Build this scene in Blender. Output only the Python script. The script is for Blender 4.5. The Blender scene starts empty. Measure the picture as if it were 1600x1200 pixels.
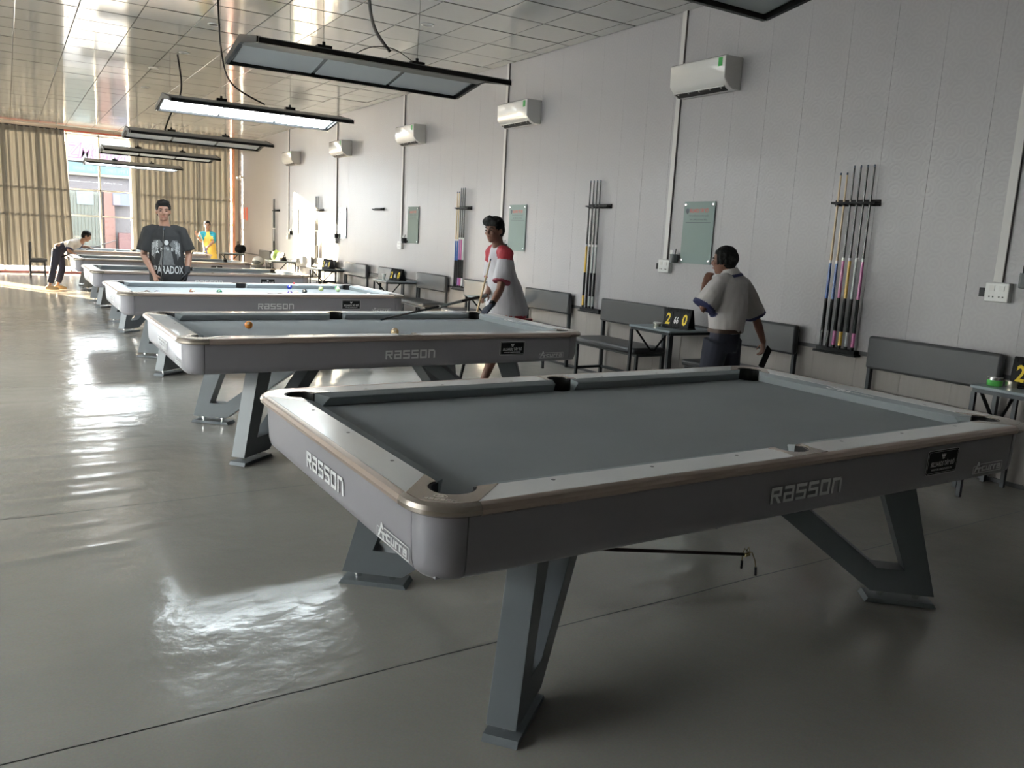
import bpy, bmesh, math, random
from mathutils import Vector, Matrix, noise
from mathutils.bvhtree import BVHTree
SC = bpy.context.scene
COL = SC.collection
R = math.radians
random.seed(7)

# ------------------------------------------------------------------ camera, sky, sun, exposure
cam_d = bpy.data.cameras.new('camera'); cam = bpy.data.objects.new('camera', cam_d); COL.objects.link(cam)
_y, _p, _r = 0.5597, -0.1755, 0.0526
_f = Vector((math.sin(_y)*math.cos(_p), math.cos(_y)*math.cos(_p), math.sin(_p)))
_rt = Vector((math.cos(_y), -math.sin(_y), 0)); _up = _rt.cross(_f)
_rt2 = _rt*math.cos(_r) + _up*math.sin(_r); _up2 = _up*math.cos(_r) - _rt*math.sin(_r)
cam.matrix_world = Matrix(((_rt2.x, _up2.x, -_f.x, -1.0064), (_rt2.y, _up2.y, -_f.y, -1.8625), (_rt2.z, _up2.z, -_f.z, 1.4768), (0, 0, 0, 1)))
cam_d.sensor_width = 36; cam_d.lens = 36*1262.1/1600; cam_d.clip_start = .02; cam_d.clip_end = 300
SC.camera = cam

SC.view_settings.view_transform = 'Standard'; SC.view_settings.look = 'None'
SC.view_settings.gamma = 1; SC.view_settings.use_curve_mapping = False
SC.view_settings.exposure = 2.42
SUN_EL = R(11.5); SUN_AZ = Vector((-1, 1.9, 0)).normalized()      # where the sun stands
wd = bpy.data.worlds.new('sky'); SC.world = wd; wd.use_nodes = True
wn = wd.node_tree; wn.nodes.clear()
wo = wn.nodes.new('ShaderNodeOutputWorld'); wb = wn.nodes.new('ShaderNodeBackground')
wb.inputs[0].default_value = (.93, .97, 1.0, 1); wb.inputs[1].default_value = 5.6      # thin bright haze, the same all round
wn.links.new(wb.outputs[0], wo.inputs[0])
sd = bpy.data.lights.new('sun', 'SUN'); sd.energy = 30.0; sd.color = (1, .80, .55); sd.angle = R(.6)
so = bpy.data.objects.new('sun', sd); COL.objects.link(so); so.location = (-12, 40, 9)
so.rotation_euler = (SUN_AZ*math.cos(SUN_EL) + Vector((0, 0, math.sin(SUN_EL)))).to_track_quat('Z', 'Y').to_euler()
def portal(name, loc, size, rot):
    d = bpy.data.lights.new(name, 'AREA'); d.shape = 'RECTANGLE'; d.size, d.size_y = size
    d.cycles.is_portal = True
    o = bpy.data.objects.new(name, d); COL.objects.link(o); o.location = loc; o.rotation_euler = rot
portal('window_portal', (-.6, 23.05, 1.9), (10.6, 3.8), (R(-90), 0, 0))
portal('window_portal', (-6.62, 7.75, 1.95), (15.9, 3.3), (R(90), 0, R(-90)))

# ------------------------------------------------------------------ materials
MATS = {}
def _nt(name):
    m = bpy.data.materials.new(name); m.use_nodes = True; n = m.node_tree
    MATS[name] = m
    return m, n, n.nodes['Principled BSDF']
def mat(name, col, rough=.5, metal=0., spec=.5, bump=0., bscale=60., var=0., vscale=6., coat=0., stretch=None, emit=None, estr=0., world=False, trans=0.):
    if name in MATS: return MATS[name]
    m, n, b = _nt(name)
    b.inputs['Base Color'].default_value = (*col, 1); b.inputs['Roughness'].default_value = rough
    b.inputs['Metallic'].default_value = metal; b.inputs['Specular IOR Level'].default_value = spec
    if coat: b.inputs['Coat Weight'].default_value = coat; b.inputs['Coat Roughness'].default_value = .08
    if emit: b.inputs['Emission Color'].default_value = (*emit, 1); b.inputs['Emission Strength'].default_value = estr
    if bump or var:
        if world: tc = n.nodes.new('ShaderNodeNewGeometry'); out = tc.outputs['Position']
        else: tc = n.nodes.new('ShaderNodeTexCoord'); out = tc.outputs['Object']
        if stretch:
            mp = n.nodes.new('ShaderNodeMapping'); mp.inputs['Scale'].default_value = stretch
            n.links.new(out, mp.inputs['Vector']); out = mp.outputs[0]
        if bump:
            t = n.nodes.new('ShaderNodeTexNoise'); t.inputs['Scale'].default_value = bscale; t.inputs['Detail'].default_value = 3
            bp = n.nodes.new('ShaderNodeBump'); bp.inputs['Strength'].default_value = bump; bp.inputs['Distance'].default_value = .01
            n.links.new(out, t.inputs['Vector']); n.links.new(t.outputs['Fac'], bp.inputs['Height']); n.links.new(bp.outputs[0], b.inputs['Normal'])
        if var:
            t2 = n.nodes.new('ShaderNodeTexNoise'); t2.inputs['Scale'].default_value = vscale; t2.inputs['Detail'].default_value = 4
            cr = n.nodes.new('ShaderNodeMix'); cr.data_type = 'RGBA'
            cr.inputs[6].default_value = (*[max(0, c*(1-var)) for c in col], 1); cr.inputs[7].default_value = (*[min(1, c*(1+var)) for c in col], 1)
            n.links.new(out, t2.inputs['Vector']); n.links.new(t2.outputs['Fac'], cr.inputs[0]); n.links.new(cr.outputs[2], b.inputs['Base Color'])
    return m
def add(n, kind, **kw):
    x = n.nodes.new(kind)
    for k, v in kw.items(): setattr(x, k, v)
    return x

# wall: white plastic panels with a faint ornament of rings
def ornament_wall(name, col, rough):
    m, n, b = _nt(name); L = n.links.new
    g = add(n, 'ShaderNodeNewGeometry'); mp = add(n, 'ShaderNodeMapping'); mp.inputs['Rotation'].default_value = (0, 0, 0)
    sx = add(n, 'ShaderNodeSeparateXYZ'); L(g.outputs['Position'], sx.inputs[0])
    cx = add(n, 'ShaderNodeCombineXYZ'); L(sx.outputs['Y'], cx.inputs['X']); L(sx.outputs['Z'], cx.inputs['Y'])
    v = add(n, 'ShaderNodeTexVoronoi'); v.inputs['Scale'].default_value = 7.5; v.inputs['Randomness'].default_value = .12; v.voronoi_dimensions = '2D'
    L(cx.outputs[0], v.inputs['Vector'])
    mm = add(n, 'ShaderNodeMath', operation='MULTIPLY'); mm.inputs[1].default_value = 26; L(v.outputs['Distance'], mm.inputs[0])
    s = add(n, 'ShaderNodeMath', operation='SINE'); L(mm.outputs[0], s.inputs[0])
    nz = add(n, 'ShaderNodeTexNoise'); nz.inputs['Scale'].default_value = 45; L(cx.outputs[0], nz.inputs['Vector'])
    ad = add(n, 'ShaderNodeMath', operation='ADD'); L(s.outputs[0], ad.inputs[0]); L(nz.outputs['Fac'], ad.inputs[1])
    mr = add(n, 'ShaderNodeMapRange'); mr.inputs['From Min'].default_value = -.2; mr.inputs['From Max'].default_value = 1.6; L(ad.outputs[0], mr.inputs['Value'])
    mx = add(n, 'ShaderNodeMix', data_type='RGBA'); mx.inputs[6].default_value = (*[c*.95 for c in col], 1); mx.inputs[7].default_value = (*col, 1)
    L(mr.outputs[0], mx.inputs[0]); L(mx.outputs[2], b.inputs['Base Color'])
    mr2 = add(n, 'ShaderNodeMapRange'); mr2.inputs['To Min'].default_value = rough-.1; mr2.inputs['To Max'].default_value = rough+.12
    L(mr.outputs[0], mr2.inputs['Value']); L(mr2.outputs[0], b.inputs['Roughness'])
    bp = add(n, 'ShaderNodeBump'); bp.inputs['Strength'].default_value = .12; bp.inputs['Distance'].default_value = .004; L(mr.outputs[0], bp.inputs['Height']); L(bp.outputs[0], b.inputs['Normal'])
    return m
def floor_vinyl(name):
    m, n, b = _nt(name); L = n.links.new
    g = add(n, 'ShaderNodeNewGeometry')
    t = add(n, 'ShaderNodeTexNoise'); t.inputs['Scale'].default_value = .7; t.inputs['Detail'].default_value = 2; L(g.outputs['Position'], t.inputs['Vector'])
    cr = add(n, 'ShaderNodeValToRGB'); e = cr.color_ramp.elements
    e[0].position = .3; e[0].color = (.33, .315, .285, 1); e[1].position = .72; e[1].color = (.41, .39, .355, 1)
    L(t.outputs['Fac'], cr.inputs[0])
    t3 = add(n, 'ShaderNodeTexNoise'); t3.inputs['Scale'].default_value = 130; t3.inputs['Detail'].default_value = 2; L(g.outputs['Position'], t3.inputs['Vector'])
    mx = add(n, 'ShaderNodeMix', data_type='RGBA', blend_type='MULTIPLY'); mx.inputs[0].default_value = .25
    L(cr.outputs[0], mx.inputs[6]); L(t3.outputs['Color'], mx.inputs[7]); L(mx.outputs[2], b.inputs['Base Color'])
    t2 = add(n, 'ShaderNodeTexNoise'); t2.inputs['Scale'].default_value = 1.6; t2.inputs['Detail'].default_value = 3; L(g.outputs['Position'], t2.inputs['Vector'])
    mr = add(n, 'ShaderNodeMapRange'); mr.inputs['From Min'].default_value = .35; mr.inputs['From Max'].default_value = .7
    mr.inputs['To Min'].default_value = .235; mr.inputs['To Max'].default_value = .34; b.inputs['Roughness'].default_value = .17
    t4 = add(n, 'ShaderNodeTexNoise'); t4.inputs['Scale'].default_value = 7; t4.inputs['Detail'].default_value = 4; L(g.outputs['Position'], t4.inputs['Vector'])
    bp = add(n, 'ShaderNodeBump'); bp.inputs['Strength'].default_value = .34; bp.inputs['Distance'].default_value = .014; L(t4.outputs['Fac'], bp.inputs['Height']); L(bp.outputs[0], b.inputs['Normal'])
    b.inputs['Specular IOR Level'].default_value = .55
    return m
def glass_thin(name, tint, gl=.08, rough=.02, tr=1.0):
    m, n, b = _nt(name); L = n.links.new; n.nodes.remove(b)
    o = n.nodes['Material Output']; t = add(n, 'ShaderNodeBsdfTransparent'); t.inputs[0].default_value = (*tint, 1)
    g = add(n, 'ShaderNodeBsdfGlossy'); g.inputs['Roughness'].default_value = rough
    fr = add(n, 'ShaderNodeFresnel'); fr.inputs[0].default_value = 1.5
    mx = add(n, 'ShaderNodeMixShader'); L(fr.outputs[0], mx.inputs[0]); L(t.outputs[0], mx.inputs[1]); L(g.outputs[0], mx.inputs[2]); L(mx.outputs[0], o.inputs[0])
    return m
def curtain_mat(name, col):
    m, n, b = _nt(name); L = n.links.new; o = n.nodes['Material Output']
    b.inputs['Base Color'].default_value = (*col, 1); b.inputs['Roughness'].default_value = .85
    t = add(n, 'ShaderNodeBsdfTranslucent'); t.inputs[0].default_value = (col[0]*1.05, col[1], col[2]*.9, 1)
    mx = add(n, 'ShaderNodeMixShader'); mx.inputs[0].default_value = .035
    L(b.outputs[0], mx.inputs[1]); L(t.outputs[0], mx.inputs[2]); L(mx.outputs[0], o.inputs[0])
    return m

M = dict(
 wall=ornament_wall('wall_panel_white', (.34, .327, .335), .42),
 dado=mat('dado_panel_beige', (.27, .245, .23), .45, var=.10, vscale=3, stretch=(1, 14, .7), world=True),
 dark_trim=mat('dark_trim', (.05, .05, .055), .45),
 wallback=mat('plain_plaster', (.55, .53, .50), .8),
 vinyl=floor_vinyl('floor_vinyl'),
 tile=mat('ceiling_tile_gloss', (.45, .455, .45), .09, spec=.85, bump=.06, bscale=14),
 tbar=mat('ceiling_backing', (.06, .06, .06), .6),
 cloth=mat('table_cloth_grey', (.37, .395, .41), .95, spec=.15, bump=.12, bscale=900, var=.10, vscale=2.2),
 cushion=mat('cushion_cloth', (.33, .36, .375), .95, spec=.15),
 railw=mat('rail_white', (.88, .885, .89), .22, coat=.3),
 bronze=mat('bronze_cap', (.52, .45, .39), .27, metal=.85, bump=.02, bscale=300),
 bronze2=mat('bronze_strip', (.52, .42, .36), .33, metal=.6),
 apron=mat('apron_grey', (.30, .29, .315), .32, bump=.01, bscale=400, coat=.15),
 leg=mat('leg_blue_grey', (.125, .14, .15), .38, bump=.02, bscale=300),
 pocket=mat('pocket_black', (.012, .012, .013), .5),
 letter=mat('lettering_white', (.75, .75, .76), .5),
 badge=mat('badge_black', (.010, .010, .011), .4, spec=.25),
 sight=mat('sight_dark', (.20, .20, .21), .3, metal=.4),
 engrave=mat('engraved_line', (.80, .76, .68), .6),
 black=mat('black_metal', (.012, .012, .013), .4, spec=.25),
 blackp=mat('black_plastic', (.010, .010, .011), .5, spec=.2),
 lampgrey=mat('lamp_grey', (.16, .17, .17), .4, metal=.2),
 diff_off=mat('diffuser_unlit', (.58, .62, .65), .5),
 diff_on=mat('diffuser_lit', (.9, .95, 1), .5, emit=(.86, .96, 1.0), estr=6),
 chrome=mat('chrome', (.8, .8, .8), .12, metal=1),
 white=mat('white_plastic', (.56, .56, .545), .3),
 acwhite=mat('conditioner_white', (.56, .55, .535), .22, coat=.3),
 acdark=mat('conditioner_slot', (.02, .02, .02), .5),
 green=mat('energy_label_green', (.05, .35, .08), .5),
 trunk=mat('trunking_white', (.50, .49, .475), .45),
 trunk_shadow=mat('trunking_shadow_edge', (.16, .15, .14), .6),
 frame=mat('bench_frame', (.045, .05, .055), .4, metal=.4),
 leather=mat('bench_leatherette', (.068, .069, .073), .38, spec=.4, bump=.05, bscale=120),
 leatherd=mat('bench_leatherette_side', (.03, .033, .037), .4),
 ttop=mat('side_table_top', (.27, .32, .35), .25),
 yellow=mat('card_yellow', (.85, .62, .03), .5), cardw=mat('card_white', (.8, .8, .8), .5),
 curtain=curtain_mat('curtain_beige', (.22, .214, .205)),
 pane=glass_thin('window_glass', (.95, .97, .97)),
 steelw=mat('window_frame_white', (.82, .82, .80), .4),
 tin=mat('tin_metal', (.6, .58, .5), .25, metal=.8),
 tingreen=mat('tin_green', (.12, .55, .12), .4),
)
M['glassboard'] = mat('glass_board_green', (.24, .30, .29), .07, spec=.6)
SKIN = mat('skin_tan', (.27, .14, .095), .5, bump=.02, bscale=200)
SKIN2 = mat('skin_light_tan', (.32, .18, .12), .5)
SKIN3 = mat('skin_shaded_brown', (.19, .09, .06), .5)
HAIR = mat('hair_black', (.006, .0055, .0055), .65, spec=.25, bump=.5, bscale=90)

# ------------------------------------------------------------------ helpers
class MB:
    def __init__(s): s.v = []; s.f = []; s.m = []
    def addm(s, vs, fs, mi=0):
        o = len(s.v); s.v += [tuple(v) for v in vs]
        s.f += [tuple(i+o for i in f) for f in fs]; s.m += [mi]*len(fs)
    def box(s, lo, hi, mi=0, mx=None):
        x0, y0, z0 = lo; x1, y1, z1 = hi
        vs = [Vector(p) for p in ((x0,y0,z0),(x1,y0,z0),(x1,y1,z0),(x0,y1,z0),(x0,y0,z1),(x1,y0,z1),(x1,y1,z1),(x0,y1,z1))]
        if mx is not None: vs = [mx @ v for v in vs]
        s.addm(vs, [(0,3,2,1),(4,5,6,7),(0,1,5,4),(1,2,6,5),(2,3,7,6),(3,0,4,7)], mi)
    def prism(s, poly, z0, z1, mi=0, mx=None, bot=True):
        n = len(poly)
        vs = [Vector((p[0], p[1], z0)) for p in poly] + [Vector((p[0], p[1], z1)) for p in poly]
        if mx is not None: vs = [mx @ v for v in vs]
        fs = [tuple(range(n, 2*n))] + ([tuple(range(n-1, -1, -1))] if bot else []) + [(i, (i+1) % n, (i+1) % n+n, i+n) for i in range(n)]
        s.addm(vs, fs, mi)
    def tube(s, pts, rad, n=10, mi=0, cap=True, up=None):
        """rad: number, (a, b) or a list of those; a runs along the side axis, b along the other"""
        pts = [Vector(p) for p in pts]; k = len(pts)
        rad = rad if isinstance(rad, list) else [rad]*k
        rad = [(r, r) if not isinstance(r, tuple) else r for r in rad]
        side = None; rings = []
        for i, p in enumerate(pts):
            t = (pts[min(i+1, k-1)] - pts[max(i-1, 0)]).normalized()
            if up is not None: sd_ = Vector(up)
            elif side is None: sd_ = Vector((1, 0, 0)) if abs(t.x) < .9 else Vector((0, 1, 0))
            else: sd_ = side
            sd_ = (sd_ - t*sd_.dot(t)).normalized(); side = sd_; o = t.cross(sd_)
            a, b = rad[i]
            rings.append([p + sd_*(a*math.cos(2*math.pi*j/n)) + o*(b*math.sin(2*math.pi*j/n)) for j in range(n)])
        vs = [v for r in rings for v in r]
        fs = [(i*n+j, i*n+(j+1) % n, (i+1)*n+(j+1) % n, (i+1)*n+j) for i in range(k-1) for j in range(n)]
        if cap: fs += [tuple(range(n-1, -1, -1)), tuple((k-1)*n+j for j in range(n))]
        s.addm(vs, fs, mi)
    def lathe(s, prof, c=(0, 0, 0), n=16, mi=0, mx=None):
        vs = []
        for r, z in prof:
            for j in range(n):
                v = Vector((c[0]+r*math.cos(2*math.pi*j/n), c[1]+r*math.sin(2*math.pi*j/n), c[2]+z))
                vs.append(mx @ v if mx is not None else v)
        k = len(prof)
        fs = [(i*n+j, i*n+(j+1) % n, (i+1)*n+(j+1) % n, (i+1)*n+j) for i in range(k-1) for j in range(n)]
        if prof[0][0] > 1e-6: fs.append(tuple(range(n-1, -1, -1)))
        if prof[-1][0] > 1e-6: fs.append(tuple((k-1)*n+j for j in range(n)))
        s.addm(vs, fs, mi)
    def ball(s, c, r, n=14, mi=0, mx=None):
        r = r if isinstance(r, (tuple, list)) else (r, r, r); c = Vector(c)
        vs = [Vector((0, 0, r[2]))]; h = n//2
        for i in range(1, h):
            a = math.pi*i/h
            for j in range(n):
                b = 2*math.pi*j/n; vs.append(Vector((r[0]*math.sin(a)*math.cos(b), r[1]*math.sin(a)*math.sin(b), r[2]*math.cos(a))))
        vs.append(Vector((0, 0, -r[2])))
        if mx is not None: vs = [mx @ v for v in vs]
        vs = [v + c for v in vs]
        fs = [(0, 1+j, 1+(j+1) % n) for j in range(n)]
        fs += [(1+i*n+j, 1+(i+1)*n+j, 1+(i+1)*n+(j+1) % n, 1+i*n+(j+1) % n) for i in range(h-2) for j in range(n)]
        e = len(vs)-1; o = 1+(h-2)*n
        fs += [(e, o+(j+1) % n, o+j) for j in range(n)]
        s.addm(vs, fs, mi)
    def mesh(s, name, mats, smooth=False, sharp=None):
        me = bpy.data.meshes.new(name); me.from_pydata(s.v, [], s.f)
        for m in (mats if isinstance(mats, (list, tuple)) else [mats]): me.materials.append(m)
        if any(s.m): me.polygons.foreach_set('material_index', s.m)
        bm = bmesh.new(); bm.from_mesh(me); bmesh.ops.recalc_face_normals(bm, faces=bm.faces); bm.to_mesh(me); bm.free()
        if smooth:
            me.shade_smooth()
            if sharp: me.set_sharp_from_angle(angle=R(sharp))
        me.update(); return me
    def build(s, name, mats, parent=None, smooth=False, sharp=40, bevel=0, loc=None):
        o = bpy.data.objects.new(name, s.mesh(name, mats, smooth, sharp)); COL.objects.link(o)
        if parent is not None: o.parent = parent
        if loc is not None: o.location = loc
        if bevel:
            b = o.modifiers.new('bevel', 'BEVEL'); b.width = bevel; b.segments = 2; b.limit_method = 'ANGLE'; b.angle_limit = R(50)
            o.data.shade_smooth(); o.data.set_sharp_from_angle(angle=R(60))
        return o
def tag(o, label=None, cat=None, group=None, kind=None):
    if label: o['label'] = label
    if cat: o['category'] = cat
    if group: o['group'] = group
    if kind: o['kind'] = kind
    return o
def thing(name, label, cat, loc=(0, 0, 0), rz=0., group=None):
    o = bpy.data.objects.new(name, None); COL.objects.link(o); o.location = loc; o.rotation_euler = (0, 0, rz)
    o.empty_display_size = .1
    return tag(o, label, cat, group)
def kids(o): return CH.get(o.name, [])
CH = {}
def index_children():
    CH.clear()
    for o in bpy.data.objects:
        if o.parent: CH.setdefault(o.parent.name, []).append(o)
def copy_tree(o, parent=None):
    c = o.copy(); COL.objects.link(c)
    if parent is not None: c.parent = parent
    for ch in CH.get(o.name, []): copy_tree(ch, c)
    return c
def obj(name, me, parent=None, loc=None, rot=None):
    o = bpy.data.objects.new(name, me); COL.objects.link(o)
    if parent is not None: o.parent = parent
    if loc is not None: o.location = loc
    if rot is not None: o.rotation_euler = rot
    return o
def frame_mx(pos, right, up):
    r = Vector(right).normalized(); u = Vector(up); u = (u - r*u.dot(r)).normalized(); w = r.cross(u)
    return Matrix(((r.x, u.x, w.x, pos[0]), (r.y, u.y, w.y, pos[1]), (r.z, u.z, w.z, pos[2]), (0, 0, 0, 1)))
def text_poly(txt, size=1.0, shear=0., sx=1.0, extrude=0.0, align='CENTER', bold=0.):
    """flat glyph geometry (verts, faces) in its own x, y plane"""
    c = bpy.data.curves.new('glyphs', 'FONT'); c.body = txt; c.size = size; c.shear = shear; c.align_x = align; c.align_y = 'CENTER'
    c.resolution_u = 2; c.offset = bold; c.extrude = extrude; c.fill_mode = 'FRONT' if not extrude else 'BOTH'
    o = bpy.data.objects.new('glyphs', c); COL.objects.link(o)
    me = o.to_mesh(); vs = [Vector((v.co.x*sx, v.co.y, v.co.z)) for v in me.vertices]; fs = [tuple(p.vertices) for p in me.polygons]
    o.to_mesh_clear(); bpy.data.objects.remove(o); bpy.data.curves.remove(c)
    return vs, fs
def put_text(mb, txt, size, mx, mi=0, **kw):
    vs, fs = text_poly(txt, size, **kw); mb.addm([mx @ v for v in vs], fs, mi)
# block letters of the table maker's word, each in a 1 x 1.3 cell
def strokes_word(word, t=.2):
    """list of polygons (x, y); capitals 1.3 high"""
    out = []; x = 0
    def b(x0, y0, x1, y1): out.append([(x+x0, y0), (x+x1, y0), (x+x1, y1), (x+x0, y1)])
    H = 1.0
    for ch in word:
        w = .95
        if ch == 'R': b(0, 0, t, H); b(0, H-t, w, H); b(w-t, .42, w, H-t); b(t, .42, w-t, .42+t*.85); out.append([(x+.38, .42), (x+.38+t*1.25, .42), (x+w+.03, 0), (x+w-t*1.25, 0)])
        elif ch == 'a': b(.05, H-t, w, H); b(w-t, 0, w, H-t); b(0, 0, w-t, t*.85); b(0, t*.85, t, .42); b(0, .42, w-t, .42+t*.85)
        elif ch in 's': b(0, H-t, w, H); b(0, .42, t, H-t); b(0, .42, w, .42+t*.85) if 0 else b(t, .42, w, .42+t*.85); b(w-t, 0, w, .42); b(0, 0, w-t, t*.85)
        elif ch == 'o': b(0, 0, t, H); b(w-t, 0, w, H); b(t, H-t, w-t, H); b(t, 0, w-t, t)
        elif ch == 'n': b(0, 0, t, H); b(w-t, 0, w, H-t*.6); b(t, H-t, w-t*.6, H)
        elif ch == 'c': b(0, 0, t, H); b(t, 0, w, t); b(t, H-t, w, H)
        elif ch == 'u': b(0, 0, t, H); b(w-t, 0, w, H); b(t, 0, w-t, t)
        elif ch == 'r': w = .7; b(0, 0, t, H); b(t, H-t, w, H)
        x += w+.22
    return out, x-.22
def put_word(mb, word, width, height, mx, mi=0, t=.2, z=.0012):
    polys, w = strokes_word(word, t)
    for p in polys:
        mb.prism([(a/w*width, b*height) for a, b in p], 0, z, mi, mx, bot=False)
# ------------------------------------------------------------------ pool tables
PW, PH = 2.54, 1.27
def arc(cx, cy, r, a0, a1, n=10):
    return [(cx+r*math.cos(R(a0+(a1-a0)*i/n)), cy+r*math.sin(R(a0+(a1-a0)*i/n))) for i in range(n+1)]
def mirror(fx, fy):
    return Matrix(((-1 if fx else 1, 0, 0, PW if fx else 0), (0, -1 if fy else 1, 0, PH if fy else 0), (0, 0, 1, 0), (0, 0, 0, 1)))
def loft(mb, prof, path, mx, mi=0):
    """prof: closed list (d, z); path: list of functions d -> (x, y)"""
    n = len(prof); vs = []
    for f in path:
        for d, z in prof:
            x, y = f(d); vs.append(mx @ Vector((x, y, z)))
    k = len(path)
    fs = [(i*n+j, i*n+(j+1) % n, (i+1)*n+(j+1) % n, (i+1)*n+j) for i in range(k-1) for j in range(n)]
    fs += [tuple(range(n-1, -1, -1)), tuple((k-1)*n+j for j in range(n))]
    mb.addm(vs, fs, mi)
C0 = .045
APR = [(.140, .787), (.1525, .786), (.1505, .70), (.1475, .645), (.140, .618), (.124, .604), (.10, .600), (.10, .62), (.125, .64)]
BEAD = [(.149, .8195), (.1575, .8195), (.160, .8215), (.167, .8215), (.177, .816), (.183, .805), (.181, .793), (.171, .786), (.149, .784)]
def corner_path(n=10): return [(lambda d, a=R(270-90*i/n): (-C0+(d-C0)*math.cos(a), -C0+(d-C0)*math.sin(a))) for i in range(n+1)]
def make_table():
    t = thing('pool_table', 'grey pool table', 'pool table')
    E = MB()
    # bed of cloth with its pocket cut-outs
    poly = arc(-.028, -.028, .066, 105, -15)[::1]
    poly += arc(1.27, -.07, .06, 155.4, 24.6)
    poly += [(PW-x, y) for x, y in arc(-.028, -.028, .066, -15, 105)]
    poly += [(PW-x, PH-y) for x, y in arc(-.028, -.028, .066, 105, -15)]
    poly += [(x, PH-y) for x, y in arc(1.27, -.07, .06, 24.6, 155.4)]
    poly += [(x, PH-y) for x, y in arc(-.028, -.028, .066, -15, 105)]
    b = MB(); b.prism(poly, .742, .768); b.build('playing_bed', M['cloth'], t)
    b = MB(); b.box((-.11, -.11, .606), (PW+.11, PH+.11, .735)); b.build('cabinet_body', M['apron'], t)
    # six cushions and six white rails
    CS = [(-.045, .8205), (-.005, .8115), (-.001, .809), (0, .806), (-.006, .797), (-.020, .769), (-.045, .769)]
    def cushion(n0, n1, b0, b1, mx):
        c = MB(); vs = []
        for end in (0, 1):
            for y, z in CS:
                k = -y/.045; x = (n0+(b0-n0)*k) if end == 0 else (n1+(b1-n1)*k)
                vs.append(mx @ Vector((x, y, z)))
        n = len(CS)
        c.addm(vs, [(j, (j+1) % n, (j+1) % n+n, j+n) for j in range(n)] + [tuple(range(n-1, -1, -1)), tuple(range(n, 2*n))])
        o = c.build('cushion', M['cushion'], t, smooth=True, sharp=35); return o
    swap = Matrix(((0, 1, 0, 0), (1, 0, 0, 0), (0, 0, 1, 0), (0, 0, 0, 1)))
    def rail(poly, mx):
        r = MB(); r.prism(poly, .791, .8212, 0, mx); return r.build('rail', M['railw'], t, bevel=.0015)
    for fy in (0, 1):
        for fx in (0, 1):
            mx = mirror(fx, fy)
            cushion(.083, 1.27-.068, .030, 1.27-.055, mx)
            ro = rail([(.105, -.0455), (1.27-.088, -.0455), (1.27-.076, -.10), (1.27-.085, -.158), (-.02, -.158), (.036, -.108)], mx)
            for k in range(3): s = MB(); s.lathe([(.0, .0012), (.0055, .0011), (.0065, 0)], (.268+k*.3655, -.0735, .8212), 10, 0, mx); s.build('sight', M['sight'], ro)
    for fx in (0, 1):
        mx = mirror(fx, 0) @ swap
        cushion(.083, PH-.083, .030, PH-.030, mx)
        ro = rail([(.105, -.0455), (PH-.105, -.0455), (PH-.036, -.108), (PH+.02, -.158), (-.02, -.158), (.036, -.108)], mx)
        for k in range(3): s = MB(); s.lathe([(.0, .0012), (.0055, .0011), (.0065, 0)], (.268+k*.367, -.0735, .8212), 10, 0, mx); s.build('sight', M['sight'], ro)
    # corner caps with bead, side caps, edge strips
    for fy in (0, 1):
        for fx in (0, 1):
            mx = mirror(fx, fy); c = MB()
            top = [(.105, -.0455), (.036, -.108), (-.02, -.158)] + arc(-C0, -C0, .113, 270, 180, 12) + [(-.158, -.02), (-.108, .036), (-.0455, .105)] + arc(-.028, -.028, .066, 105, 345, 18)
            c.prism(top, .79, .8222, 0, mx)
            loft(c, BEAD, [lambda d: (-.02, -d)] + corner_path(12) + [lambda d: (-d, -.02)], mx)
            co = c.build('corner_cap', M['bronze'], t, smooth=True, sharp=30)
            if not fx and not fy:
                e = MB(); q = frame_mx((-.142, -.084, .8224), (1, -.92, 0), (.92, 1, 0))
                put_word(e, 'Rasson', .088, .012, q, t=.17, z=.0004)
                q2 = frame_mx((-.087, -.087, .8224), (1, -1, 0), (1, 1, 0))
                for i in range(20):
                    a0, a1 = 2*math.pi*i/20, 2*math.pi*(i+1)/20
                    e.prism([(r_*.019*math.cos(a)-.004, r_*.011*math.sin(a)-.002) for r_, a in ((1, a0), (1, a1), (.88, a1), (.88, a0))], 0, .0003, 0, q2, bot=False)
                e.prism([(-.014, -.005), (-.009, .003), (-.003, -.002), (.001, .005), (.006, -.005)], 0, .0003, 0, q2, bot=False)
                e.build('maker_engraving', M['engrave'], co)
            p = MB(); p.lathe([(.0655, .740), (.0655, .70), (.055, .69), (0, .688)], (-.028, -.028, 0), 22, 0, mx)
            p.prism(arc(-.028, -.028, .066, 103, 347, 20)+arc(-.028, -.028, .058, 347, 103, 20), .735, .8185, 0, mx)
            p.build('pocket', M['pocket'], t)
            a = MB(); loft(a, APR, corner_path(12), mx); a.build('apron_corner', M['apron'], t, smooth=True, sharp=35)
    for fy in (0, 1):
        mx = mirror(0, fy); c = MB()
        top = [(1.27-.087, -.0455), (1.27-.075, -.10), (1.27-.084, -.158), (1.27+.084, -.158), (1.27+.075, -.10), (1.27+.087, -.0455)] + arc(1.27, -.07, .06, 24.6, -204.6, 18)
        c.prism(top, .79, .8222, 0, mx)
        c.build('side_cap', M['bronze'], t, smooth=True, sharp=30)
        p = MB(); p.lathe([(.0595, .740), (.0595, .70), (.05, .69), (0, .688)], (1.27, -.07, 0), 22, 0, mx); p.prism(arc(1.27, -.07, .060, 155, 385, 20)+arc(1.27, -.07, .053, 385, 155, 20), .735, .8185, 0, mx); p.build('pocket', M['pocket'], t)
        s = MB(); loft(s, BEAD, [lambda d: (-.02, -d), lambda d: (PW+.02, -d)], mx); s.build('edge_strip', M['bronze2'], t, smooth=True, sharp=30)
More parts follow.
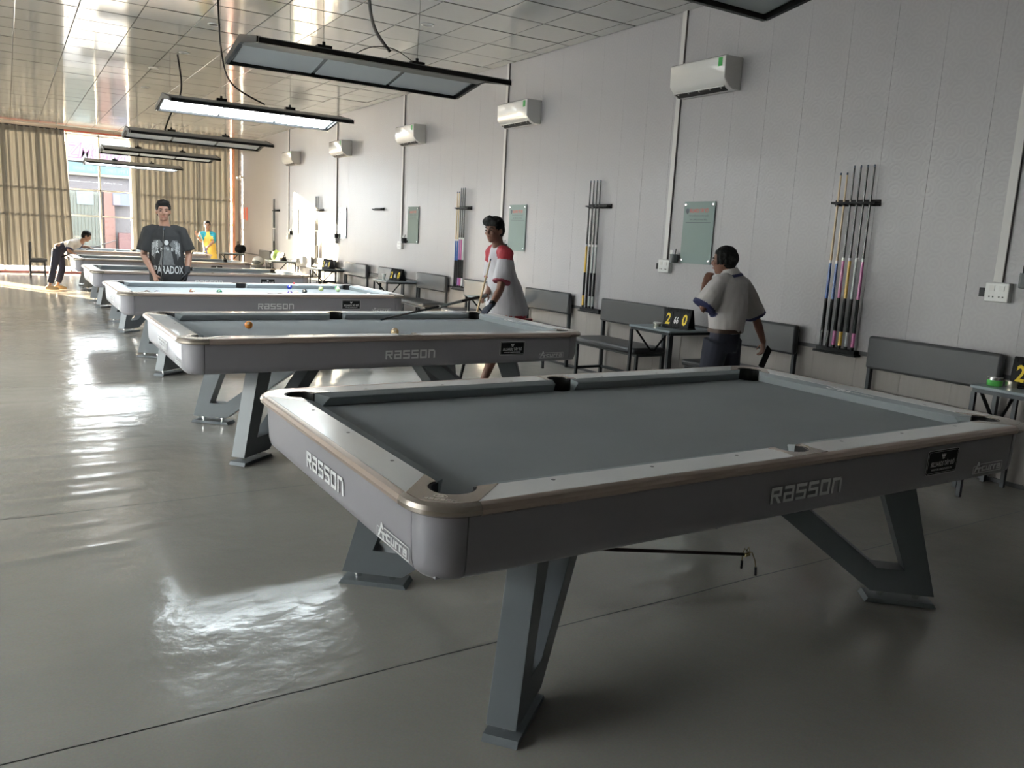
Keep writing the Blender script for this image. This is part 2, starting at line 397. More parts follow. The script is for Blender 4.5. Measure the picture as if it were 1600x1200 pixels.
        a = MB(); loft(a, APR, [lambda d: (-C0+.0035, -d), lambda d: (PW+C0-.0035, -d)], mx); a.build('apron', M['apron'], t, smooth=True, sharp=35)
    for fx in (0, 1):
        mx = mirror(fx, 0) @ swap
        s = MB(); loft(s, BEAD, [lambda d: (-.02, -d), lambda d: (PH+.02, -d)], mx); s.build('edge_strip', M['bronze2'], t, smooth=True, sharp=30)
        a = MB(); loft(a, APR, [lambda d: (-C0+.0035, -d), lambda d: (PH+C0-.0035, -d)], mx); a.build('apron', M['apron'], t, smooth=True, sharp=35)
    # legs: a bent plate with a slanting opening, levellers and a foot plate
    lp = [(0, .05), (.264, .05), (1.02, .608), (.85, .608), (.249, .157), (.134, .157), (.306, .608), (.158, .608)]
    for fy in (0, 1):
        for fx in (0, 1):
            mx = mirror(fx, fy); q = frame_mx((.171, -.022, 0), (math.cos(R(40)), math.sin(R(40)), 0), (0, 0, 1))
            l = MB(); l.prism(lp, -.048, .048, 0, mx @ q); lo = l.build('leg', M['leg'], t, bevel=.002)
            f = MB(); f.prism([(-.012, 0), (.285, 0), (.272, .02), (.0, .02)], -.056, .056, 0, mx @ q); f.build('foot_plate', M['leg'], lo)
            for u in (.06, .21):
                f = MB(); f.lathe([(.014, .018), (.014, .03), (.02, .032), (.02, .044), (.01, .046), (.01, .052)], (0, 0, 0), 10, 0, mx @ Matrix.Translation((.171+u*math.cos(R(40)), -.022+u*math.sin(R(40)), 0))); f.build('leveller', M['chrome'], lo)
    # lettering on the near and the end apron, the sticker with the hall's name
    near = lambda x, z, off=.1532: frame_mx((x, -off-(z-.66)*.028+.0006, z), (1, 0, 0), (0, -.028, 1))
    end = lambda y, z, off=.1532: frame_mx((-off-(z-.66)*.028+.0006, y, z), (0, -1, 0), (-.028, 0, 1))
    w = MB(); put_word(w, 'Rasson', .362, .057, near(1.092, .664)); w.build('maker_lettering', M['letter'], t)
    w = MB(); put_word(w, 'Rasson', .365, .057, end(.82, .664)); w.build('maker_lettering', M['letter'], t)
    def model_badge(q):
        w = MB(); t_ = .0028; W_, H_ = .218, .041
        for p in ([(.05, H_-t_), (W_-.004, H_-t_), (W_-.004, H_), (.05, H_)], [(W_-t_, 0), (W_, .004), (W_, H_-.004), (W_-t_, H_)], [(0, 0), (W_-t_, 0), (W_-t_, t_), (0, t_)], [(0, t_), (t_, t_), (t_, H_-.008), (0, H_-.008)], [(t_, H_-.008-t_), (.02, H_-.008-t_), (.02, H_-.008), (t_, H_-.008)]):
            w.prism(p, 0, .001, 0, q, bot=False)
        # a figure-like capital A that breaks through the frame
        for p in ([(.008, .006), (.017, .006), (.033, .034), (.025, .034)], [(.012, .019), (.066, .019), (.066, .026), (.016, .026)], [(.024, .034), (.03, .050), (.038, .050), (.033, .034)], [(.038, .050), (.046, .034), (.038, .030), (.034, .040)], [(.040, .004), (.050, .004), (.047, .026), (.040, .026)]):
            w.prism(p, 0, .001, 0, q, bot=False)
        put_word(w, 'curra', .138, .022, q @ Matrix.Translation((.066, .008, 0)), t=.26)
        w.build('model_lettering', M['letter'], t)
    model_badge(near(2.309, .632)); model_badge(end(.180, .632))
    q = near(2.072, .7125); bd = MB(); Wb, Hb = .105, .0505
    def rr(w_, h_, r): return arc(w_-r, h_-r, r, 0, 90, 4)+arc(-w_+r, h_-r, r, 90, 180, 4)+arc(-w_+r, -h_+r, r, 180, 270, 4)+arc(w_-r, -h_+r, r, 270, 360, 4)
    bd.prism(rr(Wb, Hb, .010), 0, .0010, 1, q); bd.prism(rr(Wb-.0025, Hb-.0025, .008), .001, .0014, 0, q, bot=False)
    bd.prism(rr(Wb-.007, Hb-.007, .006), .0014, .0016, 1, q, bot=False); bd.prism(rr(Wb-.0085, Hb-.0085, .005), .0016, .0019, 0, q, bot=False)
    q3 = q @ Matrix.Translation((0, 0, .0022))
    put_text(bd, 'BILLIARDS TÂY ĐÔ', .027, q3 @ Matrix.Translation((0, -.008, 0)), 1, shear=.25, sx=.70, bold=.0006)
    put_text(bd, 'WWW.BILLIARDSTAYDO.VN', .011, q3 @ Matrix.Translation((0, -.030, 0)), 1, sx=.98, bold=.0003)
    for p in ([(-.014, .03), (-.010, .034), (-.006, .028), (0, .034), (.006, .028), (.010, .034), (.014, .03), (.010, .020), (-.010, .020)], [(-.009, .018), (.009, .018), (.005, .012), (-.005, .012)], ):
        bd.prism(p, .0, .0004, 1, q3, bot=False)
    bd.build('hall_sticker', [M['badge'], M['letter']], t)['label'] = 'black sticker with a white double border and the hall name'
    w = MB(); q = frame_mx((2.559, .757, .8172), (0, -1, 0), (1, 0, .22))
    put_text(w, 'CPBA', .038, q @ Matrix.Translation((.055, 0, 0)), 0, shear=.3, sx=1.55, bold=.0012); put_text(w, 'COMPETITION', .017, q @ Matrix.Translation((.185, -.004, 0)), 0, shear=.3, sx=1.35)
    w.build('cushion_lettering', M['letter'], t)
    return t
TY = [0, 3.2012, 6.5529, 9.9928, 13.4565, 17.3223]; TX = [0, -.0156, .0161, .0528, .0758, .1577]
TL = ['nearest grey pool table, empty bed, filling the front of the hall',
      'second grey pool table from the front, an orange ball on its bed',
      'third grey pool table from the front, scattered balls under the lit lamp',
      'fourth grey pool table from the front, behind the standing man in the dark shirt',
      'fifth grey pool table from the front, its bed empty, one short of the farthest',
      'farthest grey pool table, by the curtains, with two pale balls']
tb0 = make_table(); index_children()
TABLES = [tb0]
for i in range(1, 6): TABLES.append(copy_tree(tb0))
for i, o in enumerate(TABLES):
    o.location = (TX[i], TY[i], 0); o['label'] = TL[i]; o['group'] = 'pool tables in a row'
# ------------------------------------------------------------------ room shell
WX, WY, CZ, XL, YN = 4.75, 22.9, 3.77, -6.5, -5.5
def struct(o, label=None): o['kind'] = 'structure'; return o
# floor: a slab under strips of vinyl sheet that lie with small waves and ridges
fl = MB(); fl.box((XL-.2, YN-.2, -.15), (WX+.2, WY+.2, -.03)); floor = struct(fl.build('floor', M['dark_trim']))
RIDGE = [(2.05, -1.6, -.55, .011, .028), (2.40, -1.6, -.62, .006, .02), (2.87, -1.6, -.50, .011, .03), (3.02, -1.7, -.60, .006, .02), (3.17, -1.6, -.38, .010, .03), (3.42, -1.7, -.33, .009, .03),
         (3.75, -1.7, -.33, .009, .032), (4.08, -1.7, -.30, .008, .03), (4.45, -1.7, -.28, .006, .03), (4.9, -1.7, -.3, .006, .03), (2.28, -.46, -.25, .014, .026), (5.5, -1.6, -.2, .005, .04), (6.2, -1.4, -.2, .005, .04), (1.05, -1.3, -.7, .005, .03), (1.35, 1.4, 2.9, .004, .06), (.7, 1.0, 2.6, .004, .06), (.25, 2.1, 3.2, .005, .05)]
def fh(x, y):
    h = .0032*noise.noise(Vector((x*1.1, y*1.1, 0))) + .0030*noise.noise(Vector((x*2.4, y*3.4, 5)))
    h += .0011*noise.noise(Vector((x*7, y*9, 9)))
    for yy, x0, x1, a, w in RIDGE:
        d = abs(y-yy-.02*math.sin(x*3+yy)-.03*(x-x0))
        if d < w*2.2 and x0-.15 < x < x1+.15:
            e = min(1, max(0, (x-x0+.15)/.15), 1) * min(1, max(0, (x1+.15-x)/.25))
            h += a*.8*math.exp(-(d/w)**2*1.6)*e
    return h-.003
seams = [-5.5, -3.68, -1.58, .52, 2.64, 4.74, 6.84, 8.94, 11.04, 13.14, 15.24, 17.34, 19.44, 21.54, 22.9]
for a, b in zip(seams, seams[1:]):
    near = -2 < a < 9
    st = .035 if near and a > -1.6 and a < 6 else (.07 if near else .16)
    m = MB(); xs = []; x = -6.5
    while x < 4.75:
        xs.append(x); x += st if -1.9 < x < 3.2 else .25
    xs.append(4.75); ny = max(2, int((b-a)/st)); n = len(xs); vs = []
    g = .003
    for j in range(ny+1):
        y = a+g + (b-a-2*g)*j/ny
        lift = .0
        for x in xs: vs.append((x, y, fh(x, y)))
    m.addm(vs, [(j*n+i, j*n+i+1, (j+1)*n+i+1, (j+1)*n+i) for j in range(ny) for i in range(n-1)])
    m.build('vinyl_sheet', M['vinyl'], floor, smooth=True, sharp=None)
# ceiling: backing with 0.6 m glossy tiles
cb = MB(); cb.box((XL-.2, YN-.2, CZ+.012), (WX+.2, WY+.2, CZ+.14)); ceiling = struct(cb.build('ceiling', M['tbar']))
def tile_mesh(w, d):
    # a pan with dark folded edges; the edges across the hall are the wider ones
    m = MB(); g = .004; cx = .003; cy = .011; m.prism([(g, g), (w-g, g), (w-g, d-g), (g, d-g)], .002, .012, 1)
    vs = [(g, g, .0019), (w-g, g, .0019), (w-g, d-g, .0019), (g, d-g, .0019), (g+cx, g+cy, 0), (w-g-cx, g+cy, 0), (w-g-cx, d-g-cy, 0), (g+cx, d-g-cy, 0)]
    m.addm(vs, [(0, 1, 5, 4), (2, 3, 7, 6)], 1); m.addm(vs, [(1, 2, 6, 5), (3, 0, 4, 7), (4, 5, 6, 7)], 0)
    return m.mesh('ceiling_tile', [M['tile'], M['tile_edge']])
M['tile_edge'] = mat('ceiling_tile_edge', (.07, .07, .07), .5)
tm = tile_mesh(.6, .6); tn = tile_mesh(.17, .6)
rest = MB(); rnd = random.Random(3); cnt = 0
jy = 0
for j in range(-17, 31):
    y = 4.63+.6*j
    for i in range(-1, 19):
        x = 4.58 if i == -1 else 4.58-.6*(i+1)
        w = .17 if i == -1 else .6
        vis = (3.9 < y < 22.5) and x > -1.35-.03*(y-4)+(-.0) and cnt < 300
        rx, ry = rnd.uniform(-.0035, .0035), rnd.uniform(-.0035, .0035)
        if y+.6 > WY: continue
        if vis:
            o = obj('ceiling_tile', tn if i == -1 else tm, ceiling, (x, y, CZ-.002), (rx, ry, 0)); cnt += 1
        else:
            rest.box((x+.004, y+.004, CZ), (x+w-.004, y+.596, CZ+.012))
tag(rest.build('ceiling_tile_field', M['tile'], ceiling), kind='stuff')
# right wall: shell, white ornament panels above, beige panels below, dark rail between
w = MB(); w.box((WX+.012, YN-.2, -.1), (WX+.2, WY+.2, CZ+.1)); wall_r = struct(w.build('wall_right', M['wall']))
pu = MB(); pu.box((0, .0007, .75), (.012, .3993, CZ-.004)); pum = pu.mesh('wall_panel', M['wall'])
pl = MB(); pl.box((0, .0007, 0), (.012, .3993, .722)); plm = pl.mesh('dado_panel', M['dado'])
for k in range(-17, 54):
    y = 1.35+.4*k
    if y+.4 > WY: continue
    obj('wall_panel', pum, wall_r, (WX, y, 0)); obj('dado_panel', plm, wall_r, (WX, y, 0))
r = MB(); r.box((WX-.012, YN, .72), (WX+.012, WY, .752)); struct(r.build('trim_1', M['dark_trim']))
r = MB(); r.box((WX-.015, YN, 0), (WX+.012, WY, .03)); struct(r.build('baseboard_right', M['dark_trim']))
# left wall with a long window, wall behind the camera
w = MB(); w.box((XL-.2, YN-.2, -.1), (XL, WY+.2, .35)); w.box((XL-.2, YN-.2, 3.45), (XL, WY+.2, CZ+.1)); w.box((XL-.2, YN-.2, .35), (XL, 0.0, 3.45)); w.box((XL-.2, 15.5, .35), (XL, WY+.2, 3.45))
wall_l = struct(w.build('wall_left', M['wallback']))
win = MB()
for k in range(10): win.box((XL-.12, 1.722*k-.03, .35), (XL-.05, 1.722*k+.03, 3.45))
win.box((XL-.12, 0, .35), (XL-.05, 15.5, .42)); win.box((XL-.12, 0, 3.38), (XL-.05, 15.5, 3.45))
window1 = struct(win.build('window_1', M['steelw']))
g = MB(); g.box((XL-.09, 0, .4), (XL-.085, 15.5, 3.4)); g.build('pane', M['pane'], window1)
w = MB(); w.box((XL-.2, YN-.2, -.1), (WX+.2, YN, CZ+.1)); struct(w.build('wall_front', M['wallback']))
# back wall: glass front behind the curtains, white frame, red line on top
w = MB(); w.box((XL, WY-.05, 3.66), (WX, WY+.15, CZ+.1)); w.box((4.62, WY-.1, 0), (WX, WY+.15, 3.7)); w.box((XL, WY-.1, 0), (-6.2, WY+.15, 3.7))
wall_b = struct(w.build('wall_back', mat('back_wall_paint', (.62, .55, .48), .6)))
w = MB(); w.box((XL, WY-.065, 3.685), (WX, WY-.05, 3.71)); w.build('red_line', mat('red_paint', (.62, .10, .07), .5), wall_b)
w = MB(); w.box((XL, WY-.10, -.02), (WX, WY+.12, .05)); struct(w.build('trim_2', mat('sill_red', (.33, .12, .11), .5)))
win = MB()
for x in (-5.2, -4.4, -3.6, -2.8, -1.9, -1.1, -.35, .41, 1.17, 1.93, 2.7, 3.5, 4.3): win.box((x-.024, WY, .05), (x+.024, WY+.06, 3.66))
for z in (.05, 1.54, 2.22, 3.62): win.box((-6.2, WY, z-.018), (4.62, WY+.06, z+.018))
window2 = struct(win.build('window_2', M['steelw']))
g = MB(); g.box((-6.2, WY+.028, .07), (4.62, WY+.032, 3.6)); g.build('pane', M['pane'], window2)
# the reddish strip of wall in the corner, sunlight put into its orange colour
w = MB(); w.box((4.56, WY-.16, .0), (4.64, WY-.1, 3.66)); struct(w.build('trim_3', mat('orange_sunlit_strip', (.75, .33, .2), .6, var=.35, vscale=4)))
# curtains
def curtain(name, label, x0, x1, lean, period, z0, group):
    m = MB(); n = int((x1-x0)/period*10); zs = [z0, .8, 1.6, 2.4, 3.05, 3.4, 3.55, 3.69]; vs = []; rn = random.Random(int(x0*10))
    ph = [rn.uniform(-.5, .5) for _ in range(400)]
    for z in zs:
        for i in range(n+1):
            u = i/n; x = x0+(x1-x0)*u
            k = int((x-x0)/period); a = 2*math.pi*(x-x0)/period + ph[k]*.0
            amp = (.052 + .012*math.sin(k*2.3)) * (1 - .35*(z > 3.5))
            xx = x + lean*(1-z/3.7)*max(0, u-.6)/.4 + .02*math.sin(3*k+z)*(1-z/3.7)
            vs.append((xx, WY-.2+amp*math.cos(a)+.012*noise.noise(Vector((x*5, z*1.5, 2))), z))
    w_ = n+1
    m.addm(vs, [(j*w_+i, j*w_+i+1, (j+1)*w_+i+1, (j+1)*w_+i) for j in range(len(zs)-1) for i in range(n)])
    t = thing(name, label, 'curtain', ((x0+x1)/2, WY-.2, z0), 0, group)
    o = m.build('fabric', M['curtain'], t, smooth=True, sharp=None); o.location = (-(x0+x1)/2, -(WY-.2), -z0)
    h = MB(); h.box((x0-(x0+x1)/2, -.012, 3.67-z0), (x1-(x0+x1)/2, .012, 3.70-z0)); h.build('curtain_rail', M['dark_trim'], t)
    for k in range(3): hk = MB(); xx = (x1-x0)*(k-1)*.45; hk.box((xx-.015, -.01, 3.70-z0), (xx+.015, .16, 3.72-z0)); hk.build('rail_bracket', M['dark_trim'], t)
    return t
curtain('curtain', 'long beige pleated curtain to the left of the uncovered window bay', -2.85, .36, .13, .150, .19, 'beige curtains')
curtain('curtain', 'long beige pleated curtain between the uncovered window bay and the right wall', 1.92, 4.50, 0., .142, .19, 'beige curtains')
curtain('curtain', 'beige pleated curtain in the far left corner beyond the sunlit gap', -6.2, -3.7, 0., .268, .19, 'beige curtains')
# air conditioners, trunking, sockets, glass boards, cue racks on the right wall
def make_ac():
    t = thing('air_conditioner', 'white wall air conditioner', 'air conditioner')
    pr = [(0, 0), (.10, -.005), (.165, .03), (.215, .085), (.222, .27), (.205, .285), (0, .285)]
    m = MB(); vs = [(-a, -.36, b) for a, b in pr] + [(-a, .36, b) for a, b in pr]; n = len(pr)
    m.addm(vs, [(j, (j+1) % n, (j+1) % n+n, j+n) for j in range(n)] + [tuple(range(n-1, -1, -1)), tuple(range(n, 2*n))])
    m.build('body', M['acwhite'], t, bevel=.008)
    s = MB(); s.addm([(-.105, -.31, -.0045), (-.162, -.31, .0260), (-.162, .33, .0260), (-.105, .33, -.0045), (-.108, -.31, -.0075), (-.166, -.31, .0235), (-.166, .33, .0235), (-.108, .33, -.0075)], [(0, 1, 2, 3), (7, 6, 5, 4), (0, 4, 5, 1), (1, 5, 6, 2), (2, 6, 7, 3), (3, 7, 4, 0)])
    s.build('outlet', M['acdark'], t)
    f = MB()
    for k in range(5): f.box((-.158, -.27+.14*k, .010), (-.125, -.262+.14*k, .022))
    f.box((-.176, -.32, .020), (-.160, .34, .030)); f.build('louvre', M['acwhite'], t)
    f = MB(); f.box((-.2235, -.325, .19), (-.2215, -.275, .265)); f.build('energy_label', M['green'], t)
    return t
ac0 = make_ac(); index_children()
ACY = [4.03, 7.33, 10.66, 13.95, 17.25]
ACL = ['white wall air conditioner nearest the front, above the nearest glass board', 'white wall air conditioner, second from the front, above the second glass board', 'white air conditioner third from the front, in the warm patch of light',
       'white air conditioner, fourth from the front, high on the panelled wall', 'farthest small white air conditioner, nearest the curtains']
for i, y in enumerate(ACY):
    o = ac0 if i == 0 else copy_tree(ac0); o.location = (WX, y, 2.93); o['label'] = ACL[i]; o['group'] = 'wall air conditioners'
TRY = [1.13, 4.47, 7.80, 11.14, 14.42, 17.77]
nth = ['at the right edge, nearest the front', 'second from the front, past the nearest air conditioner', 'third from the front', 'fourth from the front', 'fifth from the front', 'farthest from the front, beside the sunlit patch']
for i, y in enumerate(TRY):
    m = MB(); m.box((-.020, -.028, 1.37), (0, .028, CZ), 0); m.box((-.0205, -.033, 1.37), (0, -.028, CZ), 1)  # dark strip on the near side stands in for the trunking's thin shadow
    o = m.build('cable_trunking', [M['trunk'], M['trunk_shadow']]); o.location = (WX, y, 0); tag(o, 'white vertical cable trunking on the wall, ' + nth[i], 'trunking', 'cable trunking strips')
    t = thing('power_socket', ('white socket box under the trunking ' + nth[i]), 'socket', (WX, y-.02, 1.3), 0, 'socket boxes')
    m = MB(); m.box((-.05, -.08, -.065), (0, .08, .065)); m.build('box', M['white'], t, bevel=.005)
    m = MB()
    for yy in (-.045, -.02, .02, .045): m.box((-.0515, yy-.005, -.035), (-.0495, yy+.005, -.025))
    m.build('slot', M['acdark'], t)
    m = MB(); m.box((-.054, .015, .01), (-.049, .05, .045)); m.box((-.054, -.05, .01), (-.049, -.015, .045)); m.build('switch', M['acwhite'], t)
    m = MB(); m.box((-.035, .085, -.035), (0, .125, .025)); m.box((-.037, .092, -.025), (-.034, .118, .018)); m.build('breaker', M['black'] if i < 2 else M['white'], t)
GY = [4.04, 7.38, 10.66, 14.03, 17.2]
def make_board():
    t = thing('glass_board', 'glass board', 'notice board')
    g = MB(); g.box((-.018, -.208, 0), (-.011, .208, .60)); g.build('glass_sheet', M['glassboard'], t, bevel=.001)
    for yy in (-.185, .185):
        for z in (.03, .57): b = MB(); b.lathe([(.013, 0), (.013, .024), (0, .026)], (0, 0, 0), 12, 0, frame_mx((0, yy, z), (0, 1, 0), (0, 0, 1)) @ Matrix.Scale(-1, 4, (0, 0, 1)) if 0 else Matrix.Translation((0, yy, z)) @ Matrix.Rotation(R(-90), 4, 'Y')); b.build('standoff', M['chrome'], t)
    q = lambda y, z: frame_mx((-.0186, y, z), (0, -1, 0), (0, 0, 1))
    p = MB(); put_text(p, 'BILLIARDS TÂY ĐÔ', .048, q(0, .51), 0, sx=.62, bold=.0014); p.build('heading', mat('print_red', (.45, .10, .09), .5), t)
    p = MB(); put_text(p, 'TRẢI NGHIỆM BIDA CHUYÊN NGHIỆP', .022, q(0, .462), 0, sx=.72); put_text(p, 'HOTLINE: 0909 000 000' if 0 else 'SÂN CHƠI BIDA HÀNG ĐẦU', .022, q(0, .425), 0, sx=.85)
    p.prism([(-.17, 0), (.17, 0), (.17, .004), (-.17, .004)], 0, .0004, 0, q(0, .397), bot=False)
    p.prism([(-.022, .022), (0, .03), (.022, .022), (.02, -.008), (0, -.028), (-.02, -.008)], 0, .0004, 0, q(.155, .505), bot=False)
    p.build('small_print', mat('print_dark', (.06, .07, .09), .5), t)
    return t
gb0 = make_board(); index_children()
for i, y in enumerate(GY):
    o = gb0 if i == 0 else copy_tree(gb0); o.location = (WX, y, 1.345)
    o['label'] = ['pale green glass notice board beside the schoolboy, nearest on the wall', 'pale green glass notice board behind the player in red and white', 'pale green glass notice board, third from the front, by a dark chalk cup', 'pale green glass notice board, fourth from the front', 'farthest green glass notice board, in the sunlit patch'][i]
    o['group'] = 'glass notice boards'
    c = thing('chalk_cup', ['grey cup of markers beside the nearest glass board', 'grey cup beside the glass board behind the player', 'dark cup beside the third glass board', 'dark cup beside the fourth glass board', 'small dark cup beside the farthest glass board'][i], 'cup', (WX-.045, y+.27, 1.34), 0, 'wall cups')
    m = MB(); m.lathe([(.034, 0), (.04, .005), (.042, .085), (.036, .087), (.034, .01)], (0, 0, 0), 14); m.build('holder', mat('cup_grey', (.10, .11, .115), .5) if i < 2 else M['blackp'], c)
    m = MB(); m.tube([(.0, 0, .01), (.012, -.012, .14)], .006, 8); m.build('marker', M['dark_trim'], c)
    m = MB(); m.box((-.025, .0, .01), (-.018, .035, .125)); m.build('eraser', M['white'], c)
c = thing('chalk_cup', 'grey cup on the wall at the right edge of the picture', 'cup', (WX-.045, .92, 1.34), 0, 'wall cups')
m = MB(); m.lathe([(.045, 0), (.055, .005), (.055, .10), (.048, .10), (.045, .01)], (0, 0, 0), 14); m.build('holder', mat('cup_grey', (.1, .1, .1)), c)
m = MB(); m.box((-.03, -.03, .01), (.03, .03, .15)); m.build('eraser', M['blackp'], c)
# cues and racks
def make_cue(butt, mid, shaft, name='pool_cue', long=1.46, wrap=None):
    """stands along +z: butt cap at 0, tip at the top"""
    t = thing(name, 'cue', 'cue')
    k = long/1.46; Z = lambda z: z*k
    m = MB(); m.lathe([(.0148, 0), (.0155, .008), (.0155, Z(.025))], n=10); m.build('butt_cap', M['blackp'], t)
    m = MB(); m.lathe([(.0155, Z(.025)), (.0150, Z(.14))], n=10); m.build('sleeve', butt, t)
    m = MB(); m.lathe([(.0150, Z(.14)), (.0138, Z(.41))], n=10); m.build('handle', wrap or M['blackp'], t)
    m = MB(); m.lathe([(.0138, Z(.41)), (.0112, Z(.71))], n=10); m.build('forearm', mid, t)
    m = MB(); m.lathe([(.0118, Z(.71)), (.0118, Z(.735))], n=10); m.build('joint_ring', M['white'], t)
    m = MB(); m.lathe([(.0108, Z(.735)), (.0066, Z(1.44))], n=10); m.build('shaft', shaft, t)
    m = MB(); m.lathe([(.0068, Z(1.44)), (.0066, Z(1.457)), (.003, Z(1.46)), (0, Z(1.4605))], n=10); m.build('tip', mat('cue_tip', (.03, .05, .08), .8), t)
    return t
cm = lambda n, c: mat('cue_'+n, c, .25)
CP = dict(blue=cm('blue', (.03, .10, .33)), pink=cm('pink', (.45, .10, .28)), yel=cm('yellow', (.62, .38, .05)), gry=cm('grey', (.30, .33, .32)), blk=cm('black', (.015, .015, .016)), wood=cm('wood', (.52, .38, .22)), pur=cm('purple', (.32, .16, .42)), wht=cm('white', (.6, .6, .62)))
def make_rack(n, w):
    t = thing('cue_rack', 'black cue rack', 'cue rack')
    m = MB(); m.box((-.075, -w/2, -.014), (0, w/2, .016)); m.box((-.09, -w/2-.02, -.03), (-.015, w/2+.02, -.014)); m.build('lower_shelf', M['blackp'], t, bevel=.002)
    m = MB(); m.box((-.02, -w/2-.02, 1.15), (0, w/2+.02, 1.20)); m.box((-.075, -w/2-.02, 1.165), (-.02, w/2+.02, 1.182)); m.build('upper_bar', M['blackp'], t, bevel=.002)
    m = MB()
    for i in range(n): yy = w/2-.03-(w-.06)*i/(max(1, n-1)); m.lathe([(.016, .0), (.02, 0), (.02, .022), (.016, .022)], (-.055, yy, 1.155), 12)
    m.build('clip', M['blackp'], t)
    return t
PAL = {'b': ('blk', 'blue', 'wood', None), 'p': ('pink', 'pink', 'blk', None), 'y': ('yel', 'yel', 'blk', None), 'g': ('gry', 'gry', 'blk', None), 'k': ('blk', 'blk', 'blk', None), 'u': ('pur', 'pur', 'blk', None), 'w': ('wht', 'wht', 'blk', None), 'v': ('blk', 'blue', 'blk', None)}
protos = {}
def cue_copy(kind):
    a, b, c, d = PAL[kind]
    if kind not in protos: protos[kind] = make_cue(CP[a], CP[b], CP[c]); index_children(); return protos[kind]
    return copy_tree(protos[kind])
RACKS = [(2.30, .36, 'bbpygp', 'nearest', .94), (5.62, .36, 'ykgg', 'second', .94), (8.87, .38, 'bbupw', 'third', .95), (12.13, .38, '', 'fourth', 1), (15.45, .40, 'kkkw', 'fifth', .96), (18.75, .40, 'kwk', 'farthest', .96)]
cname = dict(b='blue and black', p='pink', y='yellow', g='grey', k='black', u='purple', w='white', v='blue')
ordn = ['first', 'second', 'third', 'fourth', 'fifth', 'sixth']
for y, w, ks, nm, sc in RACKS:
    r_ = make_rack(max(4, len(ks)), w); r_.location = (WX, y, .735)
    tag(r_, ('empty black cue rack on the wall, fourth from the front' if not ks else 'black two-bar cue rack on the wall, %s from the front' % nm if nm != 'nearest' else 'black two-bar cue rack nearest the front, six cues in it'), group='wall cue racks')
    n = len(ks); pitch = .056
    for i, k in enumerate(ks):
        c = cue_copy(k); yy = w/2-.03-i*pitch*(1.05 if n > 4 else 1.1)
        long = .965 if (k in 'b' or nm == 'second') else 1.0
        c.location = (WX-.055, y+yy, .752); c.scale = (1, 1, (.955 if k == 'b' else .99))
        tag(c, '%s cue, %s from the far end in the %s rack' % (cname[k], ordn[i], nm), 'cue', 'cues in the %s rack' % nm)
# benches along the wall
def make_bench(L):
    t = thing('bench', 'grey bench', 'bench')
    a = L/2; s = .014
    f = MB()
    def bar(p, q): 
        f.box((min(p[0], q[0])-s, min(p[1], q[1])-s, min(p[2], q[2])-s), (max(p[0], q[0])+s, max(p[1], q[1])+s, max(p[2], q[2])+s))
    y0, y1 = -a+.02, a-.02
    for y in (y0, y1): bar((-.40, y, .40), (-.05, y, .40)); bar((-.40, y, .12), (-.06, y, .12))
    bar((-.40, y0, .40), (-.40, y1, .40)); bar((-.05, y0, .40), (-.05, y1, .40)); bar((-.05, y0, .12), (-.05, y1, .12))
    f.build('bench_frame', M['frame'], t)
    for y in (y0, y1):
        g = MB(); g.box((-.40-s, y-s, 0), (-.40+s, y+s, .40)); g.build('leg', M['frame'], t)
        g = MB(); g.box((-.05-s-.01, y-s, 0), (-.05+s, y+s, .86)); g.build('leg', M['frame'], t)
    c = MB(); c.box((-.46, -a, .412), (-.03, a, .475)); o = c.build('seat', M['leather'], t, bevel=.022)
    c = MB(); c.box((-.10, -a, .64), (-.04, a, .895)); o = c.build('backrest', M['leather'], t, bevel=.02)
    return t
BY = [(1.99, .98), (3.64, 2.68), (5.37, 4.32), (6.97, 6.0), (8.64, 7.6), (10.27, 9.25), (11.91, 10.9), (13.66, 12.5), (15.26, 14.25), (16.85, 15.75)]
BLB = ['grey padded bench nearest the right edge, before the nearest cue rack', 'grey padded bench behind the schoolboy', 'grey padded bench left of the score table beside the schoolboy', 'grey padded bench right behind the player in red and white, a black case on it',
       'grey padded bench left of the player in red and white', 'grey padded bench between the third cue rack and a score table', 'grey padded bench left of the third score table', 'grey padded bench between the empty cue rack and the fourth score table', 'grey padded bench left of the fourth score table', 'farthest grey padded bench, in the sunlit patch']
bn0 = make_bench(1.05); index_children()
for i, (a, b) in enumerate(BY):
    o = bn0 if i == 0 else copy_tree(bn0); o.location = (WX-.005, (a+b)/2, 0); o.scale = (1, (a-b)/1.05, 1)
    tag(o, BLB[i], 'bench', 'wall benches')
def make_side_table():
    t = thing('side_table', 'small grey side table', 'side table')
    m = MB(); m.box((-.63, -.29, .715), (-.05, .29, .735)); m.build('table_top', M['ttop'], t, bevel=.004)
    s = .013
    for x in (-.61, -.08):
        for y in (-.27, .27): g = MB(); g.box((x-s, y-s, 0), (x+s, y+s, .69)); g.build('leg', M['frame'], t)
    f = MB()
    for y in (-.27, .27): f.box((-.61, y-s, .69), (-.08, y+s, .715))
    for x in (-.61, -.08): f.box((x-s, -.27, .69), (x+s, .27, .715))
    f.build('apron_frame', M['frame'], t)
    v = MB()
    for y in (.24,): v.tube([(-.59, y, .70), (-.37, y, .47), (-.33, y, .47), (-.12, y, .70)], .011, 6)
    v.tube([(-.37, .24, .475), (-.33, .24, .475)], .012, 6)
    v.build('v_brace', M['black'], t)
    return t
st0 = make_side_table(); index_children()
SY = [.59, 3.935, 7.27, 10.56, 13.95, 17.25]
SL = ['small grey side table cut by the right edge, tins on it', 'small grey side table left of the schoolboy, a score board on it', 'small grey side table behind the player in red and white', 'small pale side table with a score board and a white cup, third along the wall', 'small pale side table with a score board, fourth along the wall', 'small side table in the sunlit patch, farthest along the wall']
